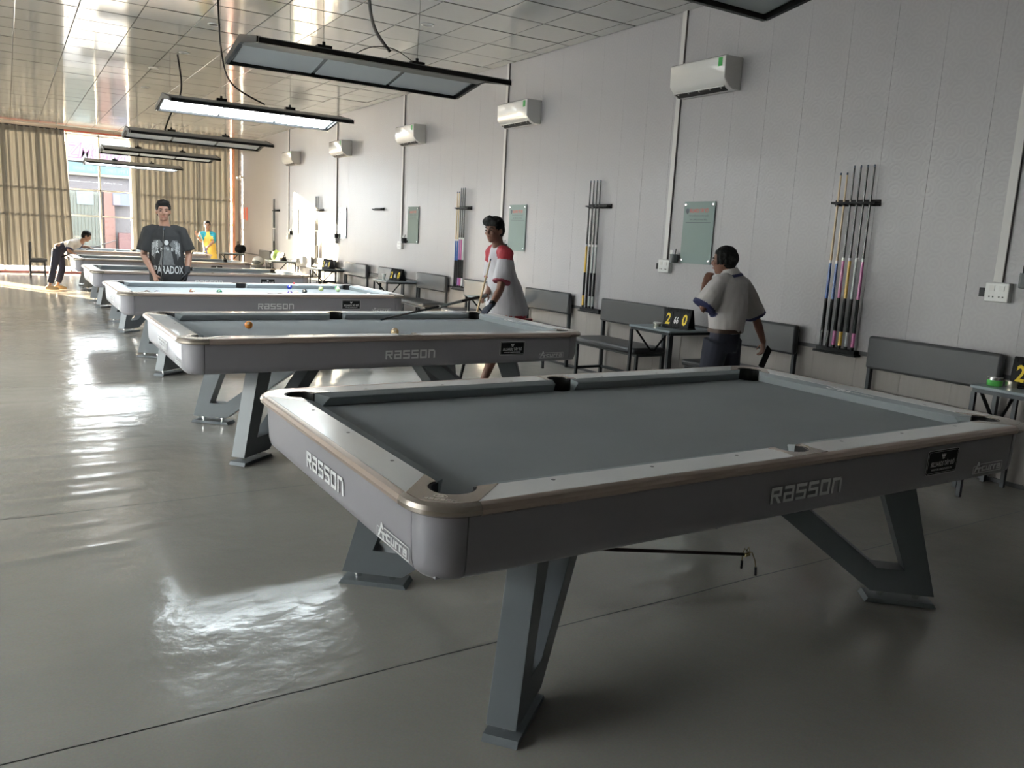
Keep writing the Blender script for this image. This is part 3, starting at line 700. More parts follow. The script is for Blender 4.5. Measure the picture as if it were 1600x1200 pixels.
for i, y in enumerate(SY):
    o = st0 if i == 0 else copy_tree(st0); o.location = (WX, y, 0); tag(o, SL[i], 'side table', 'wall side tables')
def make_score():
    t = thing('score_board', 'flip score board', 'score board')
    # a-frame: front leaf leans back towards the wall; origin at the middle of its base
    q = frame_mx((-.085, 0, 0), (0, -1, 0), (.28, 0, 1))
    m = MB(); m.prism([(-.205, 0), (.205, 0), (.205, .20), (-.205, .20)], -.006, 0, 0, q); m.build('front_leaf', M['blackp'], t)
    q2 = frame_mx((.045, 0, 0), (0, -1, 0), (-.28, 0, 1)); m = MB(); m.prism([(-.205, 0), (.205, 0), (.205, .20), (-.205, .20)], -.003, .003, 0, q2); m.build('rear_leaf', M['blackp'], t)
    m = MB(); m.box((-.10, -.205, -.0), (.06, .205, .008)); m.build('base_plate', M['blackp'], t)
    for (x0, w, h, c, ch, sz) in ((-.13, .12, .135, 0, '2', .15), (.0, .085, .12, 1, '66', .095), (.13, .12, .135, 0, '0', .15)):
        m = MB(); m.prism([(x0-w/2, .022), (x0+w/2, .022), (x0+w/2, .022+h), (x0-w/2, .022+h)], .0, .004, 0, q); co = m.build('score_card', M['badge'], t)
        m = MB(); put_text(m, ch, sz, q @ Matrix.Translation((x0, .022+h*.48, .005)), 0, bold=.004 if not c else .002, sx=1.0 if not c else .75); m.build('digit', M['yellow'] if not c else M['cardw'], co)
    m = MB()
    for x in (-.17, -.13, -.09, -.02, .02, .09, .13, .17):
        for k in range(10):
            a0 = 2*math.pi*k/10; a1 = 2*math.pi*(k+1)/10; p = lambda a: (x, .185+.017*math.sin(a), .017*math.cos(a)-.003)
            m.tube([q @ Vector(p(a0)), q @ Vector(p(a1))], .0028, 5)
    m.build('binder_ring', M['black'], t)
    return t
sb0 = make_score(); index_children()
for i, (y, lb) in enumerate(((.62, 'black flip score board with a yellow 2, cut by the right edge'), (3.83, 'black flip score board reading 2 and 0 beside the schoolboy'), (7.17, 'black flip score board behind the player in red and white'), (10.46, 'black flip score board with yellow cards, beside a white cup'), (13.86, 'black flip score board on the fourth side table'), (17.15, 'pale flip score board in the sunlit patch'))):
    o = sb0 if i == 0 else copy_tree(sb0); o.location = (WX-.34, y, .7355); o.rotation_euler = (0, 0, R(14)); o.scale = (1, .70, .98); tag(o, lb, 'score board', 'flip score boards')
# ------------------------------------------------------------------ lamps over the tables
M['conduit_wire'] = mat('wire_grey', (.2, .2, .19), .5)
def make_lamp(on, label):
    t = thing('table_lamp_panel', label, 'ceiling lamp')
    hw, ze, zr = .425, 0.0, .075; L0, L1 = -.90, .90
    w = MB(); y = Vector
    # tent-shaped sheet, far and near wing in one folded plate
    pr = [(-hw, ze+.012), (-.06, zr+.004), (0, zr+.012), (.06, zr+.004), (hw, ze+.012), (hw, ze+.022), (.06, zr+.018), (0, zr+.028), (-.06, zr+.018), (-hw, ze+.022)]
    vs = [(L0, a, b) for a, b in pr] + [(L1, a, b) for a, b in pr]; n = len(pr)
    w.addm(vs, [(j, (j+1) % n, (j+1) % n+n, j+n) for j in range(n)] + [tuple(range(n-1, -1, -1)), tuple(range(n, 2*n))])
    w.build('top_shell', M['lampgrey'], t)
    for s in (-1, 1):
        e = MB(); e.box((L0+.0, s*hw-.014, ze-.016), (L1, s*hw+.014, ze+.014)); eo = e.build('edge_bar', M['black'], t, bevel=.002)
        if s < 0: eo['label'] = 'thick black edge bar'
        e = MB()
        for x in (L0, L1): e.box((x-.006, s*hw-.012, ze-.014), (x+.006, s*hw+.012, ze+.024))
        e.build('end_plug', M['chrome'], eo)
    for x in (L0, L1):
        e = MB(); pr2 = [(-hw, ze-.014), (-.03, zr-.022), (.03, zr-.022), (hw, ze-.014), (hw, ze+.024), (.0, zr+.034), (-hw, ze+.024)]
        vs = [(x-.012, a, b) for a, b in pr2] + [(x+.012, a, b) for a, b in pr2]; n = len(pr2)
        e.addm(vs, [(j, (j+1) % n, (j+1) % n+n, j+n) for j in range(n)] + [tuple(range(n-1, -1, -1)), tuple(range(n, 2*n))])
        e.build('end_frame', M['black'], t)
    for s in (-1, 1):
        for k in range(3):
            x0 = L0+.02+k*(L1-L0-.04)/3; x1 = x0+(L1-L0-.04)/3
            e = MB(); a, b = s*(hw-.02), s*.075
            za, zb = ze+.006, zr-.006
            vs = [(x0+.016, a, za), (x1-.016, a, za), (x1-.016, b, zb), (x0+.016, b, zb), (x0+.016, a, za+.006), (x1-.016, a, za+.006), (x1-.016, b, zb+.006), (x0+.016, b, zb+.006)]
            e.addm(vs, [(0, 3, 2, 1), (4, 5, 6, 7), (0, 1, 5, 4), (1, 2, 6, 5), (2, 3, 7, 6), (3, 0, 4, 7)])
            e.build('diffuser', M['diff_on' if on else 'diff_off'], t)
    e = MB(); e.box((L0, -.07, zr-.020), (L1, .07, zr-.008)); e.build('spine', M['lampgrey'], t)
    for x in (-.35, .35):
        e = MB(); e.box((x-.05, -.03, zr+.02), (x+.05, .03, zr+.05)); e.lathe([(.012, 0), (.012, .03), (0, .032)], (x, 0, zr+.045), 8); e.build('bracket', M['black'], t)
        c = MB(); c.tube([(x, 0, zr+.06), (x*1.02, -.01, .5), (x, 0, CZ-2.60)], .0022, 6); c.build('hanging_wire', M['conduit_wire'], t)
    return t
LL = ['unlit grey lamp over the nearest table, only a corner of it at the top edge', 'large unlit grey lamp with pale panels and black edge bar, hanging over the second table', 'lit lamp with bright white panels over the third table',
      'unlit dark lamp over the fourth table, just behind the large lit one', 'unlit dark lamp over the fifth table, in front of the shop sign outside', 'small lit lamp over the farthest table']
off_p = make_lamp(False, LL[1]); on_p = make_lamp(True, LL[2]); index_children()
for i in range(6):
    src = on_p if i in (2, 5) else off_p
    o = src if i in (1, 2) else copy_tree(src)
    o.location = (1.255+TX[i]*.3+(.1 if i > 2 else 0), TY[i]+.635+(-.15 if i == 2 else 0), 2.597+(.03 if i > 2 else 0)+(.02 if i == 2 else 0)); o.scale = (1 if i < 3 else 1.04, 1, 1)
    tag(o, LL[i], 'ceiling lamp', 'lamps over the tables')
def cable(name, label, pts, r, m):
    # smooth through the points
    P_ = [Vector(p) for p in pts]; out = []
    for i in range(len(P_)-1):
        a, b, c, d = P_[max(i-1, 0)], P_[i], P_[i+1], P_[min(i+2, len(P_)-1)]
        for k in range(6):
            u = k/6; out.append(.5*((2*b)+(c-a)*u+(2*a-5*b+4*c-d)*u*u+(3*b-a-3*c+d)*u**3))
    out.append(P_[-1]); c = MB(); c.tube(out, r, 7); o = c.build(name, m, smooth=True)
    return tag(o, label, 'cable', 'lamp cables')
cond = mat('conduit_grey', (.10, .10, .095), .5)
cable('lamp_cable', 'grey curved conduit dropping from the ceiling to the large unlit lamp', [(1.24, 3.95, CZ), (1.24, 3.9, 3.2), (1.27, 3.86, 2.92), (1.39, 3.84, 2.76)], .012, cond)
cable('lamp_cable', 'thin wire loop on top of the large unlit lamp', [(1.10, 3.83, 2.69), (1.25, 3.83, 2.77), (1.42, 3.83, 2.78), (1.6, 3.83, 2.70)], .003, M['black'])
cable('lamp_cable', 'black conduit curving down behind the large unlit lamp to the lit lamp', [(.92, 7.2, CZ), (.93, 7.1, 3.2), (1.02, 7.05, 2.90), (1.35, 7.05, 2.74)], .009, M['black'])
cable('lamp_cable', 'black crooked cable from the ceiling to the lamp over the fourth table', [(1.12, 10.7, CZ), (1.15, 10.65, 3.3), (1.0, 10.63, 2.95), (.92, 10.62, 2.73)], .012, M['black'])
for y, x in ((8.52, 1.16), (10.47, 1.17), (12.03, 1.0), (6.74, 3.04), (14.07, 1.16)):
    t = thing('recessed_spotlight', {8.52: 'unlit recessed ceiling spotlight above the lit lamp, nearest on the left', 10.47: 'unlit recessed ceiling spotlight, second along the row on the left', 12.03: 'unlit recessed ceiling spotlight, third along the row on the left', 6.74: 'unlit recessed ceiling spotlight near the panelled wall', 14.07: 'farthest unlit recessed ceiling spotlight'}[y], 'spotlight', (x, y, CZ-.012), 0, 'recessed spotlights')
    m = MB(); m.lathe([(.075, .012), (.075, .002), (.055, 0), (.052, .010)], (0, 0, 0), 20); m.build('trim_ring', M['white'], t, smooth=True)
    m = MB(); m.lathe([(.052, .010), (.052, .011), (0, .0112)], (0, 0, 0), 16); m.build('lens', M['diff_off'], t)
# ------------------------------------------------------------------ balls, chalk, cue bridge
def ball(x, y, col, label, stripe=None, cap='ball', z=.768):
    r = .0286; mb = MB(); t = thing('billiard_ball', label, 'ball', (x, y, z), 0, 'billiard balls')
    mm = [mat('ball_'+'_'.join(str(int(c*100)) for c in col), col, .12, coat=.5), mat('ball_cream', (.72, .66, .50), .12, coat=.5)]
    mb.ball((0, 0, 0), r, 20)
    rot = Matrix.Rotation(R(50), 4, 'Y') @ Matrix.Rotation(R(30), 4, 'X')
    if stripe:
        mb.m = [0 if abs(sum((Vector(mb.v[i]) for i in f), Vector()).z/len(f)) < r*.52 else 1 for f in mb.f]
    mb.v = [tuple((rot @ Vector(v)) + Vector((0, 0, r))) for v in mb.v]
    o = mb.build('ball_body', mm, t, smooth=True)
    s = MB(); s.lathe([(.009, 0), (.0, .0013)], (0, 0, 0), 12, 0, Matrix.Translation((0, 0, r)) @ Matrix.Rotation(R(-35), 4, 'Y') @ Matrix.Rotation(R(55), 4, 'X') @ Matrix.Translation((0, 0, r*.957)))
    s.build('number_spot', mm[1], t)
    return t
ball(.41, 3.93, (.78, .26, .03), 'orange ball alone on the bed of the second table')
ball(1.30, 3.42, (.62, .42, .20), 'tan ball half hidden behind the side pocket rail of the second table')
yb = lambda y: 6.62+(y-7.0)*.86
for x, y, c, l, s in ((.57, 7.30, (.35, .12, .05), 'brown and cream striped ball on the third table, before the dark shirt', 1), (.83, 7.27, (.01, .16, .09), 'dark green ball on the third table, right of the striped brown one', 0), (.12, 7.06, (.05, .02, .03), 'dark ball at the left rail of the third table, nearer the pocket', 0),
    (.20, 7.0, (.06, .05, .12), 'dark blue ball beside a dark ball at the left rail of the third table', 0), (1.82, 8.3, (.03, .05, .42), 'blue ball by the far side pocket of the third table', 0), (2.13, 8.05, (.55, .62, .25), 'pale yellow green ball on the far right of the third table', 0),
    (2.39, 8.25, (.08, .32, .14), 'green striped ball behind another one, far right of the third table', 1), (2.31, 7.95, (.45, .62, .32), 'pale green ball in front of a striped one, far right of the third table', 1), (1.78, 7.48, (.012, .014, .016), 'black ball in the middle of the right half of the third table', 0),
    (1.63, 7.26, (.62, .55, .42), 'cream striped ball touching a purple one by the near side pocket of the third table', 1), (1.54, 7.18, (.10, .06, .25), 'purple ball touching a cream striped one by the near side pocket of the third table', 0), (2.37, 7.0, (.75, .74, .62), 'white cue ball at the near right rail of the third table', 0)):
    ball(x+.0, min(yb(y), 7.78), c, l, s)
ball(.98, 17.9, (.75, .70, .5), 'pale ball on the farthest table, nearer the bending player'); ball(1.32, 18.1, (.75, .6, .3), 'pale yellow ball on the farthest table, farther from the bending player')
m = MB(); m.box((-.011, -.011, 0), (.011, .011, .020)); m.box((-.007, -.007, .018), (.007, .007, .0215), 1); c = m.build('chalk_cube', [mat('chalk_red', (.65, .06, .08), .8), mat('chalk_dust', (.75, .25, .25), .9)], bevel=.001); c.location = (1.92, 7.9, .8225); tag(c, 'small red chalk cube on the far rail of the third table', 'chalk')
br = thing('bridge_stick', 'dark bridge stick with a brass head lying under the nearest table', 'cue bridge', (1.86, .565, .095))
m = MB(); m.tube([(0, 0, 0), (-1.46, .625, .071)], [.0075, .012], 10); m.build('shaft', mat('bridge_shaft', (.03, .015, .012), .3), br, smooth=True)
m = MB()
for sx in (-1, 1):
    m.tube([(0, 0, .012), (.004*sx, .026*sx, .020), (.008, .038*sx, -.02), (.012, .042*sx, -.050)], .0028, 7)
m.tube([(-.02, 0, 0), (.006, 0, 0)], .0095, 10); m.tube([(0, -.012, .01), (.0, 0, .035), (0, .012, .01)], .0025, 6); m.build('bridge_head', mat('brass', (.42, .36, .2), .25, metal=1), br, smooth=True)
m = MB()
for sx in (-1, 1): m.tube([(.012, .042*sx, -.048), (.014, .044*sx, -.088)], .006, 8)
m.build('rubber_tip', M['black'], br)
# ------------------------------------------------------------------ small things on benches and tables
def tin(name, x, y, z, r, h, m1, label, m2=None):
    t = thing(name, label, 'tin', (x, y, z), 0, 'tins on the side tables')
    m = MB(); m.lathe([(r*.95, 0), (r, .004), (r, h*.75)], n=18); m.build('body', m1, t, smooth=True)
    m = MB(); m.lathe([(r*1.03, h*.7), (r*1.03, h), (r*.9, h+.002), (0, h+.001)], n=18); m.build('lid', m2 or m1, t, smooth=True, sharp=40); return t
tin('tin', 4.27, 3.99, .7355, .036, .042, M['tin'], 'small round metal tin on the side table beside the schoolboy, left of another', M['white'])
tin('tin', 4.35, 3.93, .7355, .042, .036, M['tin'], 'low brassy tin between a small tin and the score board beside the schoolboy')
tin('tin', 4.25, .80, .7355, .045, .052, M['tingreen'], 'green and silver tin on the side table at the right edge', M['chrome'])
tin('tin', 4.30, .72, .7355, .040, .040, M['tin'], 'silver tin behind the green one on the side table at the right edge')
t = thing('cup', 'small white cup on the third side table beside the score board', 'cup', (4.24, 10.66, .7355)); m = MB(); m.lathe([(.025, 0), (.033, .09), (.030, .09), (.022, .006), (0, .006)], n=14); m.build('cup_wall', M['white'], t, smooth=True, sharp=40); m = MB(); m.lathe([(.031, .085), (.034, .088), (.034, .094), (.030, .094)], n=14); m.build('rim', M['cardw'], t)
t = thing('cue_case', 'flat black case lying on the bench right behind the player in red and white', 'case', (4.42, 6.86, .476), R(8)); m = MB(); m.box((-.12, -.24, 0), (.12, .24, .045)); m.build('case_body', M['blackp'], t, bevel=.01); m = MB(); m.tube([(-.125, -.06, .03), (-.15, -.05, .03), (-.15, .05, .03), (-.125, .06, .03)], .006, 6); m.build('handle', M['black'], t)
m = MB(); m.box((-.122, -.24, .018), (.122, -.20, .047)); m.build('red_trim', mat('case_red', (.35, .03, .03), .5), t)
def soft(name, part, label, cat, loc, r, m1, seed=1, squash=1.0, n=22):
    t = thing(name, label, cat, loc); mb = MB(); mb.ball((0, 0, 0), r, n)
    mb.v = [tuple(Vector(v)*(1+.18*noise.noise(Vector(v)*9+Vector((seed, 0, 0))))) for v in mb.v]
    lo = min(v[2] for v in mb.v); mb.v = [(v[0], v[1], max(v[2]-lo-.02, 0)) for v in mb.v]
    mb.build(part, m1, t, smooth=True); return t
st = copy_tree(st0); st.location = (4.62, 21.55, 0); tag(st, 'small pale side table in the corner by the curtain, a black bag on it', 'side table', 'wall side tables')
bg = soft('bag', 'bag_body', 'black bag on the small table in the corner by the curtain', 'bag', (4.50, 21.55, .736), (.15, .17, .13), M['blackp'], 4); m = MB(); m.tube([(-.06, -.1, .22), (-.06, -.06, .32), (-.06, .06, .32), (-.06, .1, .22)], .01, 6); m.build('strap', M['black'], bg)
b = copy_tree(bn0); b.location = (WX-.005, 19.62, 0); b.scale = (1, 1.0, 1); tag(b, 'grey padded bench beside the farthest table with a white helmet on it', 'bench', 'wall benches')
hm = thing('helmet', 'white helmet on the bench at the end of the hall', 'helmet', (4.45, 19.45, .476)); mb = MB(); mb.ball((0, 0, .13), (.15, .13, .14), 20); mb.v = [(v[0], v[1], max(v[2], .03)) for v in mb.v]; mb.build('shell', M['acwhite'], hm, smooth=True)
mb = MB(); mb.ball((-.03, -.03, .12), (.13, .11, .075), 16); mb.build('visor', mat('visor_grey', (.12, .13, .13), .1), hm, smooth=True)
bg = soft('bag', 'bag_body', 'green bag on the sunlit side table beside a score board', 'bag', (4.35, 17.42, .736), (.11, .12, .12), mat('bag_green', (.35, .48, .12), .6), 8); m = MB(); m.tube([(0, -.06, .13), (0, -.04, .24), (0, .04, .24), (0, .06, .13)], .006, 6); m.build('strap', mat('bag_strap', (.3, .42, .1), .6), bg)
bg = soft('bag', 'bag_body', 'black bag on the floor under the fourth side table', 'bag', (4.30, 13.95, .0), (.15, .20, .22), M['blackp'], 12); m = MB(); m.tube([(0, -.1, .38), (0, -.06, .46), (0, .06, .46), (0, .1, .38)], .01, 6); m.build('strap', M['black'], bg)
b = copy_tree(bn0); b.location = (-.62, 21.2, 0); b.rotation_euler = (0, 0, math.pi); b.scale = (.9, .55, .95); tag(b, 'short grey padded bench by the long curtain on the far left, seen from its end', 'bench', 'wall benches')
cs = thing('security_camera', 'small white security camera on the wall in the far corner', 'camera', (WX-.02, 22.35, 2.86)); m = MB(); m.box((-.03, -.03, -.03), (.02, .03, .03)); m.tube([(-.02, 0, 0), (-.10, 0, -.02)], .012, 8); m.build('mount', M['white'], cs); m = MB(); m.tube([(-.10, .06, -.03), (-.10, -.12, -.08)], .035, 12); m.build('camera_body', M['white'], cs)
rp = thing('paper_notice', 'red and white paper notices pinned on the wall near the far corner', 'notice', (WX-.004, 22.0, 1.65)); m = MB(); m.box((-.004, -.30, .0), (0, -.08, .36)); m.box((-.004, .02, .04), (0, .16, .36)); m.build('red_sheet', mat('paper_red', (.72, .16, .10), .6), rp); m = MB(); m.box((-.004, .18, .02), (0, .42, .38)); m.build('white_sheet', M['cardw'], rp)
# ------------------------------------------------------------------ outside: street and the shop across it
g = MB(); g.box((-30, WY+.13, -.25), (30, 70, -.05)); tag(g.build('street_ground', mat('pavement', (0.0990, 0.0900, 0.0855), .8, var=.15, vscale=.8, world=True)), kind='structure')
g = MB(); g.box((-30, -30, -.25), (XL-.21, WY, -.05)); tag(g.build('yard_ground', mat('pavement', (0.1800, 0.1800, 0.1800))), kind='structure')
sh = thing('shop_building', 'white shop front across the street with a magenta sign and a cyan banner', 'building', (3.2, 36.0, -.05))
def ob(lo, hi, name, m_, **k): b_ = MB(); b_.box((lo[0]-3.2, lo[1]-36, lo[2]+.05), (hi[0]-3.2, hi[1]-36, hi[2]+.05)); return b_.build(name, m_, sh, **k)
wht = mat('shop_white', (0.0521, 0.0521, 0.0533), .6)
ob((-1.5, 36.0, 0), (9.5, 42, 5.2), 'wall', mat('shop_wall', (0.0300, 0.0255, 0.0270), .7)); ob((-1.5, 35.8, 3.72), (9.5, 36.0, 5.0), 'sign_board', wht)
m = MB(); put_text(m, 'ZMusica', .78, frame_mx((-2.07, -.215, 4.10+.05), (1, 0, 0), (0, 0, 1)), 0, shear=.25, sx=.80, align='LEFT', bold=.034); m.build('sign_outline', mat('sign_magenta', (0.0540, 0.0063, 0.0396), .5), sh)
m = MB(); put_text(m, 'ZMusica', .78, frame_mx((-2.07, -.222, 4.10+.05), (1, 0, 0), (0, 0, 1)), 0, shear=.25, sx=.80, align='LEFT', bold=-.002); so_ = m.build('sign_lettering', wht, sh)
ob((-1.5, 35.78, 3.28), (9.5, 35.99, 3.66), 'banner', mat('banner_cyan', (0.0055, 0.0360, 0.0450), .5))
m = MB(); put_text(m, '0888.585', .22, frame_mx((-1.45, -.235, 3.48), (1, 0, 0), (0, 0, 1)), 0, sx=1.0); put_text(m, '0983.399.13', .22, frame_mx((-.5+.3, -.235, 3.46), (1, 0, 0), (0, 0, 1)), 0, sx=.9); m.build('banner_lettering', wht, sh)
ob((-1.5, 35.7, 3.16), (9.5, 35.99, 3.27), 'ledge', mat('ledge_yellow', (0.0495, 0.0450, 0.0300), .6)); ob((-1.5, 35.9, 2.62), (9.5, 36.0, 3.16), 'shutter_box', mat('shutter_mauve', (0.0225, 0.0180, 0.0210), .6))
m = MB(); m.box((-2.0, -.08, .4), (-.85, -.05, 2.6)); m.build('shop_window', mat('shop_window_pale', (0.0360, 0.0405, 0.0345), .3), sh)
m = MB()
for k in range(9): m.box((-1.98+.125*k, -.12, .45), (-1.98+.125*k+.065, -.085, 2.5))
m.build('stripe_curtain', mat('shop_stripe', (0.0210, 0.0255, 0.0195), .6), sh)
ob((1.44, 35.85, 2.02), (2.05, 35.88, 2.55), 'poster', mat('poster_pale_cyan', (0.0360, 0.0510, 0.0525), .5))
ob((2.42, 35.7, 0), (2.80, 36.0, 2.6), 'pillar', mat('pillar_orange', (0.0480, 0.0150, 0.0090), .6))
ob((2.74, 35.66, 2.06), (3.4, 35.7, 2.55), 'poster', mat('poster_blue', (0.0225, 0.0270, 0.0495), .5)); ob((2.76, 35.64, 2.07), (3.0, 35.66, 2.45), 'poster', mat('poster_pink', (0.0540, 0.0375, 0.0450), .5))
ob((2.9, 35.4, .0), (3.45, 35.8, .95), 'counter', mat('counter_red', (0.0330, 0.0065, 0.0065), .5))
nb = thing('sun_block_building', 'unseen plain block added beside the hall to keep the sun out of the side windows', 'building', (-15, 18, -.05)); m = MB(); m.box((-2, -30, 0), (0, 20, 6.2)); m.build('wall', mat('sun_block_wall', (.6, .58, .54), .8), nb)  # out of view, added to keep direct sun off the left windows
# ------------------------------------------------------------------ people
WORK = bpy.data.scenes.new('work')      # a scratch scene, so that a remesh evaluates one object only
def remesh(mb, vox, smooth=4, wrinkle=0., seed=0):
    me = bpy.data.meshes.new('tmp'); me.from_pydata(mb.v, [], mb.f)
    bm = bmesh.new(); bm.from_mesh(me); bmesh.ops.recalc_face_normals(bm, faces=bm.faces); bm.to_mesh(me); bm.free()
    o = bpy.data.objects.new('tmp', me); WORK.collection.objects.link(o)
    r = o.modifiers.new('r', 'REMESH'); r.mode = 'VOXEL'; r.voxel_size = vox
    if smooth: s = o.modifiers.new('s', 'SMOOTH'); s.factor = .5; s.iterations = smooth
    with bpy.context.temp_override(scene=WORK, view_layer=WORK.view_layers[0]):
        dg = bpy.context.evaluated_depsgraph_get(); out = bpy.data.meshes.new_from_object(o.evaluated_get(dg))
    bpy.data.objects.remove(o); bpy.data.meshes.remove(me)
    if wrinkle:
        ns = [v.normal.copy() for v in out.vertices]
        for v, nn in zip(out.vertices, ns):
            c = v.co; v.co = c + nn*wrinkle*(noise.noise(Vector((c.x*9, c.y*9, c.z*5))+Vector((seed, 0, 0))) + .5*noise.noise(Vector((c.x*22, c.y*22, c.z*11))))
    out.shade_smooth(); return out
def V(p): return Vector(p)
def lerp(a, b, t): return V(a)*(1-t)+V(b)*t
def hand(mb, wr, d, pn, th, curl=25, s=1.0, spread=.0):
    """wr wrist, d finger direction, pn palm normal (fingers bend towards it), th thumb side"""
    wr = V(wr); d = V(d).normalized(); pn = V(pn); pn = (pn-d*pn.dot(d)).normalized(); sd_ = V(th); sd_ = (sd_-d*sd_.dot(d)-pn*sd_.dot(pn)).normalized()
    mb.tube([wr-d*.03*s, wr, wr+d*.03*s, wr+d*.075*s, wr+d*.09*s], [(.026*s, .02*s), (.026*s, .019*s), (.036*s, .017*s), (.041*s, .015*s), (.036*s, .010*s)], 12, up=sd_)
    for i, (off, ln) in enumerate(((.029, .068), (.010, .078), (-.010, .073), (-.029, .056))):
        p = wr+d*.082*s+sd_*off*s; a = R(curl*.6); pts = [p-d*.015*s, p]; dd = (d+sd_*off*spread*8).normalized()
        for k in range(3):
            q = dd*math.cos(a)+pn*math.sin(a); p = p+q*ln*s*(.42, .32, .26)[k]; pts.append(p); a += R(curl)
        mb.tube(pts, [.0095*s, .0095*s, .0088*s, .0082*s, .007*s], 8, up=sd_)
    p = wr+d*.025*s+sd_*.030*s; t1 = (sd_*.75+d*.6+pn*.25).normalized(); t2 = (sd_*.25+d*.85+pn*.4).normalized()
    mb.tube([p-t1*.01*s, p+t1*.032*s, p+t1*.032*s+t2*.030*s, p+t1*.032*s+t2*.052*s], [.013*s, .011*s, .010*s, .008*s], 8)
def person(label, J, F, HF, S=1.0, vox=.007, skin=None, shirt=None, pants=None, hair='short', legs_skin=False, hands=None, shoe=None, face=True):
    """J joints in world space; F torso facing, HF head facing"""
    F = V(F).normalized(); HF = V(HF).normalized(); J = {k: V(v) for k, v in J.items()}
    base = V((J['hip'].x, J['hip'].y, 0)); t = thing('person', label, 'person', base)
    side = V((-F.y, F.x, 0)).normalized()           # the person's left
    hs = V((-HF.y, HF.x, 0)).normalized(); hu = HF.cross(hs).normalized(); hu = hu if hu.z > 0 else -hu
    spine = (J['neck']-J['hip']); tax = (J['shL']-J['shR']).normalized(); hax = (J['hpL']-J['hpR']).normalized()
    b = MB(); skin = skin or SKIN
    b.tube([J['hip']-spine.normalized()*.06, J['hip'], lerp(J['hip'], J['neck'], .35), lerp(J['hip'], J['neck'], .72), lerp(J['hip'], J['neck'], .93), J['neck']+spine.normalized()*.01],
           [(.12*S, .09*S), (.15*S, .105*S), (.125*S, .09*S), (.15*S, .105*S), (.12*S, .075*S), (.06*S, .055*S)], 16, up=tax)
    H = J['head']
    b.tube([J['neck']-V((0, 0, .03)), lerp(J['neck'], H, .5), H-hu*.02], [.058*S, .052*S, .055*S], 12)
    hm_ = Matrix(((hs.x, HF.x, hu.x), (hs.y, HF.y, hu.y), (hs.z, HF.z, hu.z))).to_4x4()
    hp = lambda x, y, z: H + hm_.to_3x3() @ V((x*S, y*S, z*S))
    b.ball(hp(0, -.008, .02), (.073*S, .092*S, .092*S), 18, 0, hm_); b.ball(hp(0, .025, -.035), (.058*S, .062*S, .075*S), 16, 0, hm_); b.ball(hp(0, .055, -.088), (.026*S, .024*S, .020*S), 10, 0, hm_)
    b.tube([hp(0, .078, .022), hp(0, .098, -.018), hp(0, .085, -.028)], [(.008*S, .008*S), (.015*S, .012*S), (.013*S, .008*S)], 8, up=hs)
    for s_ in (-1, 1):
        b.ball(hp(.074*s_, -.008, -.004), (.011*S, .020*S, .032*S), 10, 0, hm_); b.ball(hp(.034*s_, .070, -.018), (.022*S, .016*S, .018*S), 8, 0, hm_)
    for k in 'LR':
        sh, el, wr = J['sh'+k], J['el'+k], J['wr'+k]
        b.tube([lerp(J['neck'], sh, .55), sh, lerp(sh, el, .5), el, lerp(el, wr, .35), wr], [.05*S, .052*S, .045*S, .037*S, .039*S, .025*S], 12)
        d, pn, th, curl = (hands or {}).get(k) or (wr-el, F, side*(-1 if k == 'L' else 1), 25)
        hand(b, wr, d, pn, th, curl, .93*S)
        hp_, kn, an = J['hp'+k], J['kn'+k], J['an'+k]
        b.tube([hp_+V((0, 0, .03)), lerp(hp_, kn, .5), kn, lerp(kn, an, .35), an], [.08*S, .07*S, .052*S, .05*S, .033*S], 12)
        ft = J.get('ft'+k, F); b.tube([an-ft*.05*S-V((0, 0, .035*S)), an-V((0, 0, .03*S)), an+ft*.10*S-V((0, 0, .05*S)), an+ft*.17*S-V((0, 0, .058*S))], [(.032*S, .03*S), (.036*S, .036*S), (.042*S, .022*S), (.032*S, .012*S)], 10, up=side)
    me = remesh(b, vox, 3); me.materials.append(skin); bo = obj('body', me, t, -base)
    # shirt
    if shirt:
        m_ = shirt['mats']; c = MB(); hem = shirt['hem']; o = shirt.get('off', .03)
        ax = (J['neck']-J['hip']).normalized(); hb = J['hip'] + (ax*((hem-J['hip'].z)/max(ax.z, .2)) if 'hempt' not in shirt else V(shirt['hempt'])-J['hip'])
        w = shirt.get('rad', [(.16, .12), (.165, .12), (.155, .115), (.17, .12)])
        top = J['neck']+ax*shirt.get('collar', .0)
        c.tube([hb, lerp(hb, J['neck'], .06), lerp(hb, J['neck'], .35), lerp(hb, J['neck'], .62), lerp(hb, J['neck'], .84), lerp(hb, J['neck'], .95), top],
               [(w[0][0]*S, w[0][1]*S), (w[0][0]*S, w[0][1]*S), (w[1][0]*S, w[1][1]*S), (w[2][0]*S, w[2][1]*S), (w[3][0]*S, w[3][1]*S), (.115*S, .085*S), (.068*S, .066*S)], 20, up=tax)
        se = shirt.get('sleeve', .95); sr = shirt.get('srad', (.075, .075))
        for k in 'LR':
            sh, el, wr = J['sh'+k], J['el'+k], J['wr'+k]; e = lerp(sh, el, se) if se <= 1 else el+(wr-el)*(se-1)
            c.tube([lerp(J['neck'], sh, .30)-V((0, 0, .022)), lerp(J['neck'], sh, .70)-V((0, 0, .004)), sh, lerp(sh, e, .5), e], [.050*S, .061*S, .069*S, sr[0]*S, sr[1]*S], 14)
        me = remesh(c, max(vox, .008), 3, shirt.get('wr', .007), 3)
        for x in m_: me.materials.append(x)
        if 'pick' in shirt:
            for p in me.polygons: p.material_index = shirt['pick'](p.center, J, p.normal)
        so2 = obj('shirt', me, t, -base); t_sh = so2
